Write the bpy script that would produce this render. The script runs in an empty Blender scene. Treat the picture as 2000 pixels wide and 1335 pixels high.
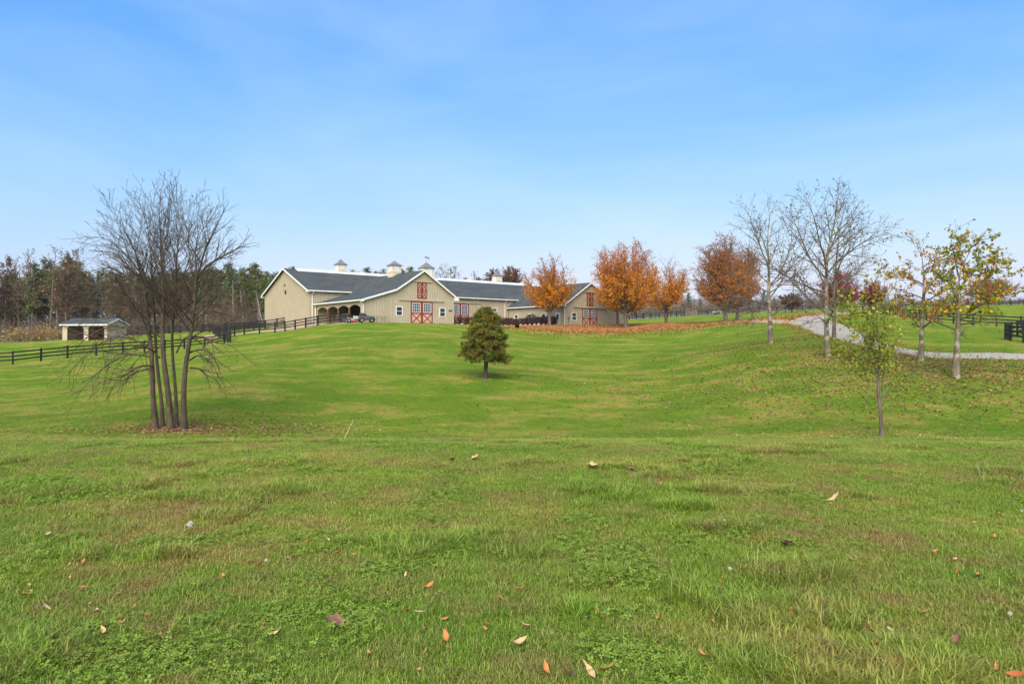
import bpy, math, random
import numpy as np
from mathutils import Vector, Matrix
from mathutils.bvhtree import BVHTree

# ------------------------------------------------------------------ camera, sky, sun, exposure
SC = bpy.context.scene
C = SC.collection
EYE = 1.6
F = 1400.0                       # focal length in pixels of a 2000 px wide frame
cam_d = bpy.data.cameras.new('camera')
cam_d.sensor_width = 36.0
cam_d.lens = 36.0 * F / 2000.0
cam_d.clip_start = 0.1
cam_d.clip_end = 20000
cam = bpy.data.objects.new('camera', cam_d)
C.objects.link(cam)
cam.location = (0, 0, EYE)
cam.rotation_euler = (math.radians(90), 0, 0)
SC.camera = cam

SUN_AZ = math.atan2(-0.20, -0.98)        # from +Y, clockwise
SUN_EL = math.radians(40)
world = bpy.data.worlds.new('World')
SC.world = world
world.use_nodes = True
wn, wl = world.node_tree.nodes, world.node_tree.links
wn.clear()
wo = wn.new('ShaderNodeOutputWorld')
wb = wn.new('ShaderNodeBackground')
wb.inputs['Strength'].default_value = 0.132
sky = wn.new('ShaderNodeTexSky')
sky.sky_type = 'NISHITA'
sky.sun_disc = False
sky.sun_elevation = SUN_EL
sky.sun_rotation = SUN_AZ % (2 * math.pi)
sky.altitude = 150
sky.air_density = 1.0
sky.dust_density = 1.8
sky.ozone_density = 2.2
# thin high cloud: streaky veil over the whole sky, mixed by direction
wt = wn.new('ShaderNodeTexCoord')
wm = wn.new('ShaderNodeMapping')
wm.inputs['Scale'].default_value = (1.2, 1.0, 4.5)
wm.inputs['Rotation'].default_value = (0.25, 0.12, 0.5)
wnz = wn.new('ShaderNodeTexNoise')
wnz.inputs['Scale'].default_value = 1.6
wnz.inputs['Detail'].default_value = 6
wnz.inputs['Roughness'].default_value = 0.55
wnz.inputs['Distortion'].default_value = 0.6
wr = wn.new('ShaderNodeMapRange')
wr.inputs['From Min'].default_value = 0.36
wr.inputs['From Max'].default_value = 0.78
wr.inputs['To Min'].default_value = 0.0
wr.inputs['To Max'].default_value = 0.26
wx = wn.new('ShaderNodeMix')
wx.data_type = 'RGBA'
wx.inputs['B'].default_value = (3.3, 3.75, 4.25, 1)
wl.new(wt.outputs['Generated'], wm.inputs['Vector'])
wl.new(wm.outputs['Vector'], wnz.inputs['Vector'])
wl.new(wnz.outputs['Fac'], wr.inputs['Value'])
wl.new(wr.outputs['Result'], wx.inputs['Factor'])
# the photograph's sky response: blue nearly even, red and green rising towards the horizon
wsep, wcmb = wn.new('ShaderNodeSeparateColor'), wn.new('ShaderNodeCombineColor')
wl.new(sky.outputs['Color'], wsep.inputs[0])
wch = []
for ch, (gain, gam) in enumerate(((0.72, 1.65), (0.62, 0.85), (0.86, 0.12))):
    prev = wsep.outputs[ch]
    for op, val in (('MULTIPLY', 0.238), ('POWER', gam), ('MULTIPLY', gain / 0.238)):
        nd = wn.new('ShaderNodeMath'); nd.operation = op; nd.inputs[1].default_value = val
        wl.new(prev, nd.inputs[0]); prev = nd.outputs[0]
    wch.append(prev)
wmin = wn.new('ShaderNodeMath'); wmin.operation = 'MINIMUM'      # never redder than white haze
wl.new(wch[0], wmin.inputs[0]); wl.new(wch[1], wmin.inputs[1])
for ch, out in enumerate((wmin.outputs[0], wch[1], wch[2])): wl.new(out, wcmb.inputs[ch])
wl.new(wcmb.outputs[0], wx.inputs['A'])
wl.new(wx.outputs['Result'], wb.inputs['Color'])
wl.new(wb.outputs['Background'], wo.inputs['Surface'])

sun_d = bpy.data.lights.new('sun', 'SUN')
sun_d.energy = 2.5
sun_d.angle = math.radians(60)
sun_d.color = (1.0, 0.97, 0.90)
sun = bpy.data.objects.new('sun', sun_d)
C.objects.link(sun)
sdir = Vector((math.sin(SUN_AZ) * math.cos(SUN_EL), math.cos(SUN_AZ) * math.cos(SUN_EL), math.sin(SUN_EL)))
sun.rotation_euler = sdir.to_track_quat('Z', 'Y').to_euler()
sun.location = (-60, -40, 60)

SC.view_settings.view_transform = 'Standard'
SC.view_settings.look = 'None'
SC.view_settings.gamma = 1
SC.view_settings.exposure = 1.15
SC.view_settings.use_curve_mapping = False

# ------------------------------------------------------------------ helpers
random.seed(7)
RNG = np.random.default_rng(7)

def s2l(r, g, b):
    def f(c):
        c /= 255.0
        return c / 12.92 if c <= 0.04045 else ((c + 0.055) / 1.055) ** 2.4
    return (f(r), f(g), f(b), 1.0)

def at(px, py, Y):
    """world point seen at pixel (px, py) of the 2000x1335 photograph, Y metres ahead"""
    return Vector(((px - 1000) / F * Y, Y, EYE + (667 - py) / F * Y))

def tag(o, label=None, cat=None, group=None, kind=None):
    if label: o['label'] = label
    if cat: o['category'] = cat
    if group: o['group'] = group
    if kind: o['kind'] = kind
    return o

def empty(name, loc=(0, 0, 0), rz=0.0, parent=None):
    o = bpy.data.objects.new(name, None)
    o.empty_display_size = 0.2
    C.objects.link(o)
    o.location = loc
    o.rotation_euler = (0, 0, rz)
    if parent: o.parent = parent
    return o

def link_mesh(name, me, mat=None, parent=None):
    if mat and not me.materials: me.materials.append(mat)
    o = bpy.data.objects.new(name, me)
    C.objects.link(o)
    if parent: o.parent = parent
    return o

def mesh_np(name, V, Fc, smooth=False, colors=None):
    """V (n,3), Fc (m,k) with constant k, or list of such arrays"""
    me = bpy.data.meshes.new(name)
    if not isinstance(Fc, list): Fc = [Fc]
    Fc = [f for f in Fc if len(f)]
    V = np.asarray(V, dtype=np.float32)
    me.vertices.add(len(V))
    me.vertices.foreach_set('co', V.ravel())
    loops = np.concatenate([f.ravel() for f in Fc]).astype(np.int32)
    counts = np.concatenate([np.full(len(f), f.shape[1]) for f in Fc]).astype(np.int32)
    starts = np.concatenate([[0], np.cumsum(counts)[:-1]]).astype(np.int32)
    me.loops.add(len(loops))
    me.loops.foreach_set('vertex_index', loops)
    me.polygons.add(len(counts))
    me.polygons.foreach_set('loop_start', starts)
    me.polygons.foreach_set('loop_total', counts)
    if smooth:
        me.polygons.foreach_set('use_smooth', np.ones(len(counts), dtype=bool))
    if colors is not None:
        a = me.color_attributes.new('col', 'FLOAT_COLOR', 'POINT')
        cc = np.ones((len(V), 4), dtype=np.float32)
        cc[:, :3] = colors
        a.data.foreach_set('color', cc.ravel())
    me.update(calc_edges=True)
    return me

class MB:
    """collects boxes, prisms and bars, builds one mesh object"""
    def __init__(s): s.v = []; s.f = []
    def box(s, x0, x1, y0, y1, z0, z1):
        n = len(s.v)
        s.v += [(x, y, z) for z in (z0, z1) for y in (y0, y1) for x in (x0, x1)]
        s.f += [tuple(n + i for i in q) for q in ((0, 2, 3, 1), (4, 5, 7, 6), (0, 1, 5, 4), (2, 6, 7, 3), (0, 4, 6, 2), (1, 3, 7, 5))]
        return s
    def prism(s, poly, off):
        n = len(s.v); k = len(poly); off = Vector(off)
        s.v += [tuple(p) for p in poly] + [tuple(Vector(p) + off) for p in poly]
        s.f.append(tuple(range(n + k - 1, n - 1, -1)))
        s.f.append(tuple(range(n + k, n + 2 * k)))
        for i in range(k):
            j = (i + 1) % k
            s.f.append((n + i, n + j, n + k + j, n + k + i))
        return s
    def bar(s, a, b, w, h, up=(0, 0, 1)):
        a, b, up = Vector(a), Vector(b), Vector(up)
        d = (b - a).normalized()
        side = d.cross(up).normalized(); u = side.cross(d).normalized()
        n = len(s.v)
        for p in (a, b):
            for sx, sz in ((-1, -1), (1, -1), (1, 1), (-1, 1)):
                s.v.append(tuple(p + side * sx * w / 2 + u * sz * h / 2))
        s.f += [tuple(n + i for i in q) for q in ((3, 2, 1, 0), (4, 5, 6, 7), (0, 1, 5, 4), (1, 2, 6, 5), (2, 3, 7, 6), (3, 0, 4, 7))]
        return s
    def tube(s, pts, r, k=8, cap=True):
        n0 = len(s.v)
        pts = [Vector(p) for p in pts]
        if not isinstance(r, (list, tuple)): r = [r] * len(pts)
        for i, p in enumerate(pts):
            d = (pts[min(i + 1, len(pts) - 1)] - pts[max(i - 1, 0)]).normalized()
            a = d.cross(Vector((0.13, 0.27, 1)) if abs(d.z) < 0.9 else Vector((1, 0.1, 0))).normalized()
            b = d.cross(a)
            for j in range(k):
                t = 2 * math.pi * j / k
                s.v.append(tuple(p + (a * math.cos(t) + b * math.sin(t)) * r[i]))
        for i in range(len(pts) - 1):
            for j in range(k):
                a0 = n0 + i * k + j; b0 = n0 + i * k + (j + 1) % k
                s.f.append((a0, b0, b0 + k, a0 + k))
        if cap:
            s.f.append(tuple(n0 + k - 1 - j for j in range(k)))
            s.f.append(tuple(n0 + (len(pts) - 1) * k + j for j in range(k)))
        return s
    def build(s, name, mat, parent=None, bevel=0.0, smooth=False):
        me = bpy.data.meshes.new(name)
        me.from_pydata(s.v, [], s.f)
        me.update()
        if smooth:
            for p in me.polygons: p.use_smooth = True
        o = link_mesh(name, me, mat, parent)
        if bevel:
            m = o.modifiers.new('bevel', 'BEVEL'); m.width = bevel; m.segments = 2; m.limit_method = 'ANGLE'
        return o

# ------------------------------------------------------------------ materials
class NT:
    def __init__(s, name):
        s.m = bpy.data.materials.new(name); s.m.use_nodes = True
        s.t = s.m.node_tree; s.n = s.t.nodes; s.l = s.t.links
        s.n.clear()
        s.out = s.n.new('ShaderNodeOutputMaterial')
    def new(s, typ, **kw):
        nd = s.n.new(typ)
        for k, v in kw.items():
            if k in nd.inputs.keys(): nd.inputs[k].default_value = v
            else: setattr(nd, k, v)
        return nd
    def link(s, a, b): s.l.new(a, b)
    def noise(s, scale, detail=4, rough=0.55, vec=None, dist=0.0):
        nd = s.new('ShaderNodeTexNoise', Scale=scale, Detail=detail, Roughness=rough, Distortion=dist)
        if vec is not None: s.link(vec, nd.inputs['Vector'])
        return nd.outputs['Fac']
    def rng(s, v, a, b, c=0.0, d=1.0, smooth=False):
        nd = s.new('ShaderNodeMapRange')
        if smooth: nd.interpolation_type = 'SMOOTHSTEP'
        nd.inputs['From Min'].default_value = a; nd.inputs['From Max'].default_value = b
        nd.inputs['To Min'].default_value = c; nd.inputs['To Max'].default_value = d
        s.link(v, nd.inputs['Value']); return nd.outputs['Result']
    def mix(s, fac, a, b, blend='MIX'):
        nd = s.new('ShaderNodeMix'); nd.data_type = 'RGBA'; nd.blend_type = blend
        for v, k in ((fac, 'Factor'), (a, 'A'), (b, 'B')):
            if hasattr(v, 'is_linked') or hasattr(v, 'links'): s.link(v, nd.inputs[k])
            else: nd.inputs[k].default_value = v
        return nd.outputs['Result']
    def math(s, op, a, b=None):
        nd = s.new('ShaderNodeMath', operation=op)
        for i, v in enumerate((a, b)):
            if v is None: continue
            if hasattr(v, 'links'): s.link(v, nd.inputs[i])
            else: nd.inputs[i].default_value = v
        return nd.outputs[0]
    def pos(s):
        return s.new('ShaderNodeNewGeometry').outputs['Position']
    def obj(s):
        return s.new('ShaderNodeTexCoord').outputs['Object']
    def bump(s, h, strength=0.3, dist=0.02):
        nd = s.new('ShaderNodeBump', Strength=strength, Distance=dist)
        s.link(h, nd.inputs['Height']); return nd.outputs['Normal']
    def finish(s, color, rough=0.8, normal=None, spec=0.3, metal=0.0):
        b = s.new('ShaderNodeBsdfPrincipled')
        if hasattr(color, 'links'): s.link(color, b.inputs['Base Color'])
        else: b.inputs['Base Color'].default_value = color
        if hasattr(rough, 'links'): s.link(rough, b.inputs['Roughness'])
        else: b.inputs['Roughness'].default_value = rough
        b.inputs['Specular IOR Level'].default_value = spec
        b.inputs['Metallic'].default_value = metal
        if normal is not None: s.link(normal, b.inputs['Normal'])
        s.link(b.outputs[0], s.out.inputs['Surface'])
        return s.m

def mat_paint(name, rgb, var=0.12, scale=3.0, rough=0.6, dirt=None, spec=0.3):
    t = NT(name); p = t.obj()
    n = t.noise(scale, 5, 0.6, p)
    c = s2l(*rgb)
    col = t.mix(t.rng(n, 0.3, 0.7), tuple(x * (1 - var) for x in c[:3]) + (1,), tuple(min(1, x * (1 + var)) for x in c[:3]) + (1,))
    if dirt:
        n2 = t.noise(scale * 0.4, 6, 0.65, p)
        col = t.mix(t.rng(n2, 0.5, 0.75, 0, 0.5), col, s2l(*dirt))
    nb = t.noise(scale * 12, 3, 0.5, p)
    return t.finish(col, rough, t.bump(nb, 0.15, 0.01), spec)

def mat_foliage(name, trans=0.3, rough=0.6, var=0.25):
    """leaf colour from the point attribute col, varied by a fine noise"""
    t = NT(name)
    a = t.new('ShaderNodeAttribute', attribute_name='col')
    n = t.noise(1.3, 3, 0.6, t.pos())
    col = t.mix(t.rng(n, 0.3, 0.7), a.outputs['Color'], a.outputs['Color'])
    hs = t.new('ShaderNodeHueSaturation'); t.link(col, hs.inputs['Color'])
    t.link(t.rng(n, 0.3, 0.7, 1 - var, 1 + var), hs.inputs['Value'])
    d = t.new('ShaderNodeBsdfDiffuse'); tr = t.new('ShaderNodeBsdfTranslucent'); mx = t.new('ShaderNodeMixShader')
    t.link(hs.outputs[0], d.inputs['Color']); t.link(hs.outputs[0], tr.inputs['Color'])
    mx.inputs[0].default_value = trans
    t.link(d.outputs[0], mx.inputs[1]); t.link(tr.outputs[0], mx.inputs[2])
    t.link(mx.outputs[0], t.out.inputs['Surface'])
    return t.m

def mat_bark(name, a, b, scale=6.0, patch=None):
    t = NT(name); p = t.obj()
    mp = t.new('ShaderNodeMapping'); mp.inputs['Scale'].default_value = (1, 1, 0.3); t.link(p, mp.inputs['Vector'])
    n = t.noise(scale, 6, 0.65, mp.outputs[0])
    col = t.mix(t.rng(n, 0.35, 0.65), s2l(*a), s2l(*b))
    if patch:
        n2 = t.noise(scale * 0.6, 2, 0.5, p)
        col = t.mix(t.rng(n2, 0.52, 0.6), col, s2l(*patch))
    n3 = t.noise(scale * 5, 4, 0.6, mp.outputs[0])
    return t.finish(col, 0.9, t.bump(n3, 0.6, 0.02), 0.15)

def mat_siding():
    t = NT('tan_siding'); p = t.obj()
    n = t.noise(0.8, 4, 0.6, p)
    mp = t.new('ShaderNodeMapping'); mp.inputs['Scale'].default_value = (5, 5, 0.25); t.link(p, mp.inputs['Vector'])
    st = t.noise(1.0, 4, 0.6, mp.outputs[0])
    col = t.mix(t.rng(n, 0.3, 0.7), s2l(172, 157, 134), s2l(186, 171, 148))
    col = t.mix(t.rng(st, 0.45, 0.75, 0, 0.35), col, s2l(150, 132, 106))
    nb = t.noise(30, 3, 0.5, mp.outputs[0])
    return t.finish(col, 0.75, t.bump(nb, 0.2, 0.01), 0.2)

def mat_shingle():
    t = NT('asphalt_shingle'); p = t.obj()
    n = t.noise(0.5, 5, 0.6, p)
    mp = t.new('ShaderNodeMapping'); mp.inputs['Scale'].default_value = (3.2, 3.2, 11.0); t.link(p, mp.inputs['Vector'])
    v = t.new('ShaderNodeTexVoronoi', Scale=1.0); t.link(mp.outputs[0], v.inputs['Vector'])
    sep = t.new('ShaderNodeSeparateColor'); t.link(v.outputs['Color'], sep.inputs[0])
    col = t.mix(t.rng(n, 0.3, 0.7), s2l(69, 72, 69), s2l(86, 88, 84))
    col = t.mix(t.rng(sep.outputs[0], 0, 1, 0, 0.55), col, s2l(56, 58, 56))
    n2 = t.noise(0.25, 6, 0.7, p)
    col = t.mix(t.rng(n2, 0.56, 0.75, 0, 0.35), col, s2l(112, 112, 110))
    return t.finish(col, 0.9, t.bump(sep.outputs[0], 0.3, 0.02), 0.2)

def mat_glass():
    t = NT('window_glass')
    n = t.noise(3, 2, 0.5, t.obj())
    return t.finish(s2l(34, 40, 46), 0.08, t.bump(n, 0.03, 0.01), 0.6)

def mat_gravel(name, a, b, c=None):
    t = NT(name); p = t.pos()
    n = t.noise(14, 4, 0.7, p); n2 = t.noise(0.5, 4, 0.6, p)
    col = t.mix(t.rng(n, 0.3, 0.7), s2l(*a), s2l(*b))
    col = t.mix(t.rng(n2, 0.45, 0.7, 0, 0.6), col, s2l(*(c or a)))
    return t.finish(col, 0.95, t.bump(n, 0.6, 0.03), 0.1)

M = {}
M['siding'] = mat_siding()
M['batten'] = mat_paint('groove_shade_batten', (165, 151, 130), 0.08, 1.5, 0.8)  # siding tone darkened, groove shading between the boards put into the colour
M['shingle'] = mat_shingle()
M['glass'] = mat_glass()
M['white'] = mat_paint('white_trim', (222, 220, 214), 0.05, 2, 0.5, (180, 175, 160))
M['skylight'] = mat_paint('ridge_skylight', (225, 230, 235), 0.03, 1, 0.35)
M['red'] = mat_paint('barn_red_paint', (122, 56, 50), 0.12, 4, 0.55)
M['salmon'] = mat_paint('salmon_panel', (206, 156, 136), 0.08, 4, 0.6)
M['lattice'] = mat_paint('pale_muntin', (196, 204, 214), 0.04, 4, 0.5)
M['fence'] = mat_paint('black_fence_paint', (30, 27, 27), 0.3, 5, 0.75, (58, 52, 48))
M['timber'] = mat_paint('brown_timber', (124, 82, 54), 0.2, 6, 0.75)
M['porch_shade'] = mat_paint('porch_shade_board', (74, 52, 38), 0.2, 3, 0.8)  # brown inner porch boards, the porch's shade painted in as a darker tone
M['cupola_tin'] = mat_paint('weathered_tin', (118, 112, 112), 0.2, 5, 0.5, (140, 118, 104), 0.5)
M['cupola_wall'] = mat_paint('cupola_board', (206, 190, 164), 0.06, 4, 0.6)
M['metal'] = mat_paint('galvanised_tube', (120, 118, 116), 0.12, 6, 0.45, (96, 74, 58), 0.5)
M['black'] = mat_paint('black_rubber', (24, 24, 25), 0.2, 6, 0.8)
M['body'] = mat_paint('grey_green_body', (54, 59, 59), 0.06, 3, 0.35, None, 0.5)
M['grey_body'] = mat_paint('light_grey_panel', (150, 152, 148), 0.06, 3, 0.35, None, 0.5)
M['redcan'] = mat_paint('red_plastic', (176, 62, 66), 0.08, 3, 0.4, None, 0.5)
M['stone'] = mat_paint('pale_stone', (190, 182, 170), 0.18, 5, 0.9)
M['gravel'] = mat_gravel('drive_gravel', (140, 131, 116), (182, 171, 154), (156, 141, 120))
M['dirt'] = mat_gravel('lane_gravel', (160, 134, 104), (190, 164, 134), (176, 148, 118))
M['leaf'] = mat_foliage('leaf_foliage', 0.35)
M['needle'] = mat_foliage('needle_foliage', 0.2)
M['hedge'] = mat_foliage('hedge_foliage', 0.2)
M['bark_brown'] = mat_bark('brown_bark', (62, 52, 44), (98, 84, 71))
M['bark_grey'] = mat_bark('grey_bark', (82, 72, 62), (118, 106, 92), 5)
M['bark_syc'] = mat_bark('sycamore_bark', (94, 85, 70), (128, 118, 99), 3, (156, 146, 124))
M['bark_dark'] = mat_bark('dark_wood_bark', (88, 74, 62), (122, 105, 90), 4)
M['bark_pale'] = mat_bark('pale_dead_bark', (128, 116, 106), (164, 152, 140), 4)
# ------------------------------------------------------------------ terrain
CP = []
def cp(px, py, Y): p = at(px, py, Y); CP.append((p.x, p.y, p.z))
def cz(X, Y, z): CP.append((X, Y, z))
for X in (-60, -25, 0, 25, 60):
    for Y in (-60, -25, -5): cz(X, Y, 0.0)
for X in (-22, -11, -5, 0, 5, 11, 22):
    cz(X, 2, 0.0); cz(X, 6, 0.02); cz(X, 10.5, 0.06); cz(X, 16, -0.62); cz(X, 22, -1.55); cz(X, 27, -2.22); cz(X, 31, -2.40)
for X in (-45, 45):
    cz(X, 10, 0.0); cz(X, 20, -1.1); cz(X, 30, -2.2)
for a in [(333, 838, 31.5), (1722, 850, 28.5), (60, 800, 40), (60, 755, 56), (200, 790, 41), (200, 745, 56), (-150, 720, 72),
          (25, 712, 77), (80, 705, 78), (132, 700, 82), (186, 695, 85), (240, 690, 88), (300, 686, 91), (360, 682, 95), (415, 676, 98), (445, 671, 99),
          (165, 663, 114), (122, 664, 114), (240, 659, 118), (30, 668, 150), (-100, 670, 170), (120, 663, 178), (300, 655, 150), (-200, 690, 110),
          (477, 653, 106), (506, 651, 105), (537, 649, 104), (569, 645, 102), (597, 639, 100), (623, 634, 98), (645, 630.5, 97),
          (540, 638, 114), (460, 652, 114), (440, 645, 128), (380, 648, 140),
          (450, 720, 50), (450, 690, 68), (450, 755, 41), (600, 690, 60), (600, 660, 77), (600, 730, 48), (600, 790, 38),
          (720, 629, 93), (700, 629, 94), (800, 633, 94), (800, 642, 80), (800, 661, 68), (800, 690, 57), (800, 740, 46), (800, 800, 37.5),
          (948, 738, 46), (950, 650, 88), (950, 690, 60), (950, 800, 37.5),
          (1100, 638, 110), (1073, 636, 112), (1222, 641, 108), (1200, 656, 90), (1200, 683, 70), (1200, 722, 54), (1200, 775, 41),
          (1350, 638, 106), (1417, 636, 108), (1350, 660, 82), (1350, 690, 62), (1350, 740, 47), (1350, 800, 36.5),
          (1505, 668, 56), (1617, 695, 48), (1628, 660, 58), (1866, 738, 41), (1797, 705, 47), (1500, 725, 44.5), (1500, 795, 35.5), (1900, 800, 34.5), (1700, 770, 37),
          (2150, 715, 45), (2300, 740, 40),
          (1800, 690, 52), (1950, 694, 50.5), (1700, 672, 57), (1650, 655, 63), (1605, 640, 69), (1580, 629, 77), (1590, 619, 88), (1610, 613, 98), (1640, 609, 112), (1500, 629, 89), (1400, 630, 99), (1280, 631, 107),
          (1970, 662, 63), (2060, 668, 61), (1946, 638, 83), (1901, 635, 84), (1825, 630, 87), (1777, 622, 105), (1737, 616, 125), (1690, 611, 150), (2060, 643, 80),
          (1950, 597, 178), (1850, 601, 178), (1750, 604, 175), (2100, 592, 185), (2000, 615, 125),
          (1227, 624, 188), (1337, 617, 200), (1466, 610, 205), (1600, 604, 210), (1301, 630, 118), (1440, 626, 121), (1250, 632, 118), (1380, 622, 150), (1550, 613, 150)]:
    cp(*a)
PAD = EYE + 2.57
D1 = Vector((0.7759, 0.6309, 0)); D2 = Vector((-0.6309, 0.7759, 0))
BARN0 = Vector(((823 - 1000) / F * 100, 100, PAD))
def barn_pt(u, w, z=0.0): return BARN0 + D1 * u + D2 * w + Vector((0, 0, z))
for u, w in ((-9, 0), (0, 0), (5, 0), (-9, 7), (0, 8), (-10, 14), (-10, 24), (-10, 32), (10, 14), (20, 14), (20, 32), (44, 32), (27, 14), (44, 14), (6, 7), (20, 9), (0, -3), (-8, -2.5)):
    p = barn_pt(u, w); cz(p.x, p.y, PAD - 0.03)
for u, w in ((28, 0), (33, 0), (41, 0), (28, 6), (41, 8)):
    p = barn_pt(u, w); cz(p.x, p.y, PAD + 0.28)
for X, Y, z in ((-150, 240, 2.5), (-60, 240, 3.0), (0, 240, 5.5), (60, 250, 10), (140, 250, 13), (220, 240, 14), (-220, 120, 1.0), (-220, 240, 2), (220, 100, 6.5), (220, 30, 0.0), (-120, 30, -2.0), (-120, 80, -0.8), (120, 30, -1.0), (130, 80, 4.0), (-220, 20, -1.5)):
    cz(X, Y, z)
CPA = np.array(CP)
def _tps():
    P = CPA[:, :2]; n = len(P)
    d = np.linalg.norm(P[:, None] - P[None], axis=2)
    K = np.where(d > 0, d * d * np.log(d + 1e-9), 0.0) + np.eye(n) * 6.0
    A = np.zeros((n + 3, n + 3)); A[:n, :n] = K; A[:n, n] = 1; A[:n, n + 1:] = P; A[n, :n] = 1; A[n + 1:, :n] = P.T
    b = np.zeros(n + 3); b[:n] = CPA[:, 2]
    return np.linalg.solve(A, b)
TW = _tps()
def zt(X, Y):
    X = np.asarray(X, float).ravel(); Y = np.asarray(Y, float).ravel()
    Xc = np.clip(X, -220, 220); Yc = np.clip(Y, -50, 245)
    out = np.zeros(len(X)); n = len(CPA)
    for s in range(0, len(X), 20000):
        q = np.stack([Xc[s:s + 20000], Yc[s:s + 20000]], 1)
        d2 = ((q[:, None] - CPA[None, :, :2]) ** 2).sum(2)
        out[s:s + 20000] = (0.5 * d2 * np.log(d2 + 1e-12)) @ TW[:n] + TW[n] + q @ TW[n + 1:]
    # small natural unevenness of the lawn
    out += 0.020 * np.sin(X * 1.3 + 0.7 * np.sin(Y * 0.9)) * np.sin(Y * 1.1 + 0.5) + 0.05 * np.sin(X * 0.23 + 1) * np.sin(Y * 0.19 + X * 0.05) * np.clip((Y - 14) / 20, 0, 1)
    return out
def axis(parts, lo, hi, g):
    a = []
    for s, e, st in parts: a += list(np.arange(s, e, st))
    a.append(parts[-1][1])
    st = parts[-1][2]; x = parts[-1][1]
    while x < hi: st *= g; x += st; a.append(x)
    st = parts[0][2]; x = parts[0][0]; b = []
    while x > lo: st *= g; x -= st; b.append(x)
    return np.array(b[::-1] + a)
AX = axis([(-110, -30, 1.2), (-30, 40, 0.6), (40, 130, 1.2)], -5000, 5000, 1.35)
AY = axis([(-6, 36, 0.45), (36, 135, 0.9), (135, 250, 3.0)], -300, 6000, 1.35)
GX, GY = np.meshgrid(AX, AY)
GZ = zt(GX, GY)
TV = np.stack([GX.ravel(), GY.ravel(), GZ], 1)
nx, ny = len(AX), len(AY)
ii = (np.arange(ny - 1)[:, None] * nx + np.arange(nx - 1)[None]).ravel()
TF = np.stack([ii, ii + 1, ii + nx + 1, ii + nx], 1)

def lawn_color(t, p):
    """real colours of the turf: greener and yellower areas, thin dead patches, mower passes"""
    a = t.noise(0.12, 4, 0.6, p); b = t.noise(0.9, 5, 0.65, p); c = t.noise(5.5, 4, 0.6, p)
    mp = t.new('ShaderNodeMapping'); mp.inputs['Scale'].default_value = (0.24, 0.44, 0.3); mp.inputs['Rotation'].default_value = (0, 0, 0.25); t.link(p, mp.inputs['Vector'])
    st = t.noise(1.0, 4, 0.6, mp.outputs[0])
    col = t.mix(t.rng(a, 0.35, 0.65), s2l(99, 130, 32), s2l(130, 150, 41))
    col = t.mix(t.rng(b, 0.35, 0.68, 0, 0.75), col, s2l(91, 125, 37))
    col = t.mix(t.rng(st, 0.44, 0.66, 0, 0.85), col, s2l(156, 160, 59))
    d = t.noise(0.35, 6, 0.7, mp.outputs[0]); d2 = t.noise(1.4, 4, 0.6, p)
    dead = t.math('MULTIPLY', t.rng(st, 0.5, 0.6), t.rng(d2, 0.44, 0.58))
    col = t.mix(t.math('MULTIPLY', dead, 1.0), col, s2l(177, 150, 84))
    col = t.mix(t.rng(c, 0.5, 0.8, 0, 0.4), col, s2l(76, 108, 28))
    mp2 = t.new('ShaderNodeMapping'); mp2.inputs['Scale'].default_value = (0.75, 1.15, 1.0); mp2.inputs['Rotation'].default_value = (0, 0, -0.15); t.link(p, mp2.inputs['Vector'])
    s2 = t.noise(1.0, 5, 0.7, mp2.outputs[0])
    col = t.mix(t.rng(s2, 0.3, 0.5, 0.3, 0), col, s2l(85, 118, 36))
    col = t.mix(t.rng(s2, 0.55, 0.75, 0, 0.55), col, s2l(161, 160, 76))
    return col

def mat_lawn():
    t = NT('lawn'); p = t.pos()
    col = lawn_color(t, p)
    n = t.noise(9, 5, 0.7, p); n2 = t.noise(38, 3, 0.7, p)
    col = t.mix(t.rng(n, 0.35, 0.65, 0, 0.5), col, s2l(74, 94, 32))
    h = t.math('ADD', n, t.math('MULTIPLY', n2, 0.5))
    return t.finish(col, 0.95, t.bump(h, 1.0, 0.09), 0.0)
M['lawn'] = mat_lawn()
tme = mesh_np('ground', TV, TF, smooth=True)
ground = link_mesh('ground', tme, M['lawn'])
tag(ground, 'green mown lawn and fields rolling from the foreground up to the barn', 'lawn', kind='structure')
BVH = BVHTree.FromPolygons([tuple(v) for v in TV], [tuple(f) for f in TF.tolist()])
def gz(x, y):
    h = BVH.ray_cast(Vector((x, y, 200)), Vector((0, 0, -1)))
    return h[0].z if h[0] else 0.0
def gpt(x, y, dz=0.0): return Vector((x, y, gz(x, y) + dz))
def gz_np(X, Y):
    """bilinear height on the built sheet"""
    X = np.asarray(X); Y = np.asarray(Y); Z = GZ.reshape(ny, nx)
    i = np.clip(np.searchsorted(AX, X) - 1, 0, nx - 2); j = np.clip(np.searchsorted(AY, Y) - 1, 0, ny - 2)
    fx = (X - AX[i]) / (AX[i + 1] - AX[i]); fy = (Y - AY[j]) / (AY[j + 1] - AY[j])
    return (Z[j, i] * (1 - fx) * (1 - fy) + Z[j, i + 1] * fx * (1 - fy) + Z[j + 1, i] * (1 - fx) * fy + Z[j + 1, i + 1] * fx * fy)
def pxy(px, py, Y):
    """ground position under the photograph's column px at distance Y"""
    x = (px - 1000) / F * Y
    return x, Y

def smooth_line(pts, step=0.6):
    P = np.array(pts, float)
    out = []
    for i in range(len(P) - 1):
        p0 = P[max(i - 1, 0)]; p1 = P[i]; p2 = P[i + 1]; p3 = P[min(i + 2, len(P) - 1)]
        n = max(2, int(np.linalg.norm(p2 - p1) / step))
        for k in range(n):
            t = k / n
            out.append(0.5 * ((2 * p1) + (-p0 + p2) * t + (2 * p0 - 5 * p1 + 4 * p2 - p3) * t * t + (-p0 + 3 * p1 - 3 * p2 + p3) * t ** 3))
    out.append(P[-1])
    return np.array(out)

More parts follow.
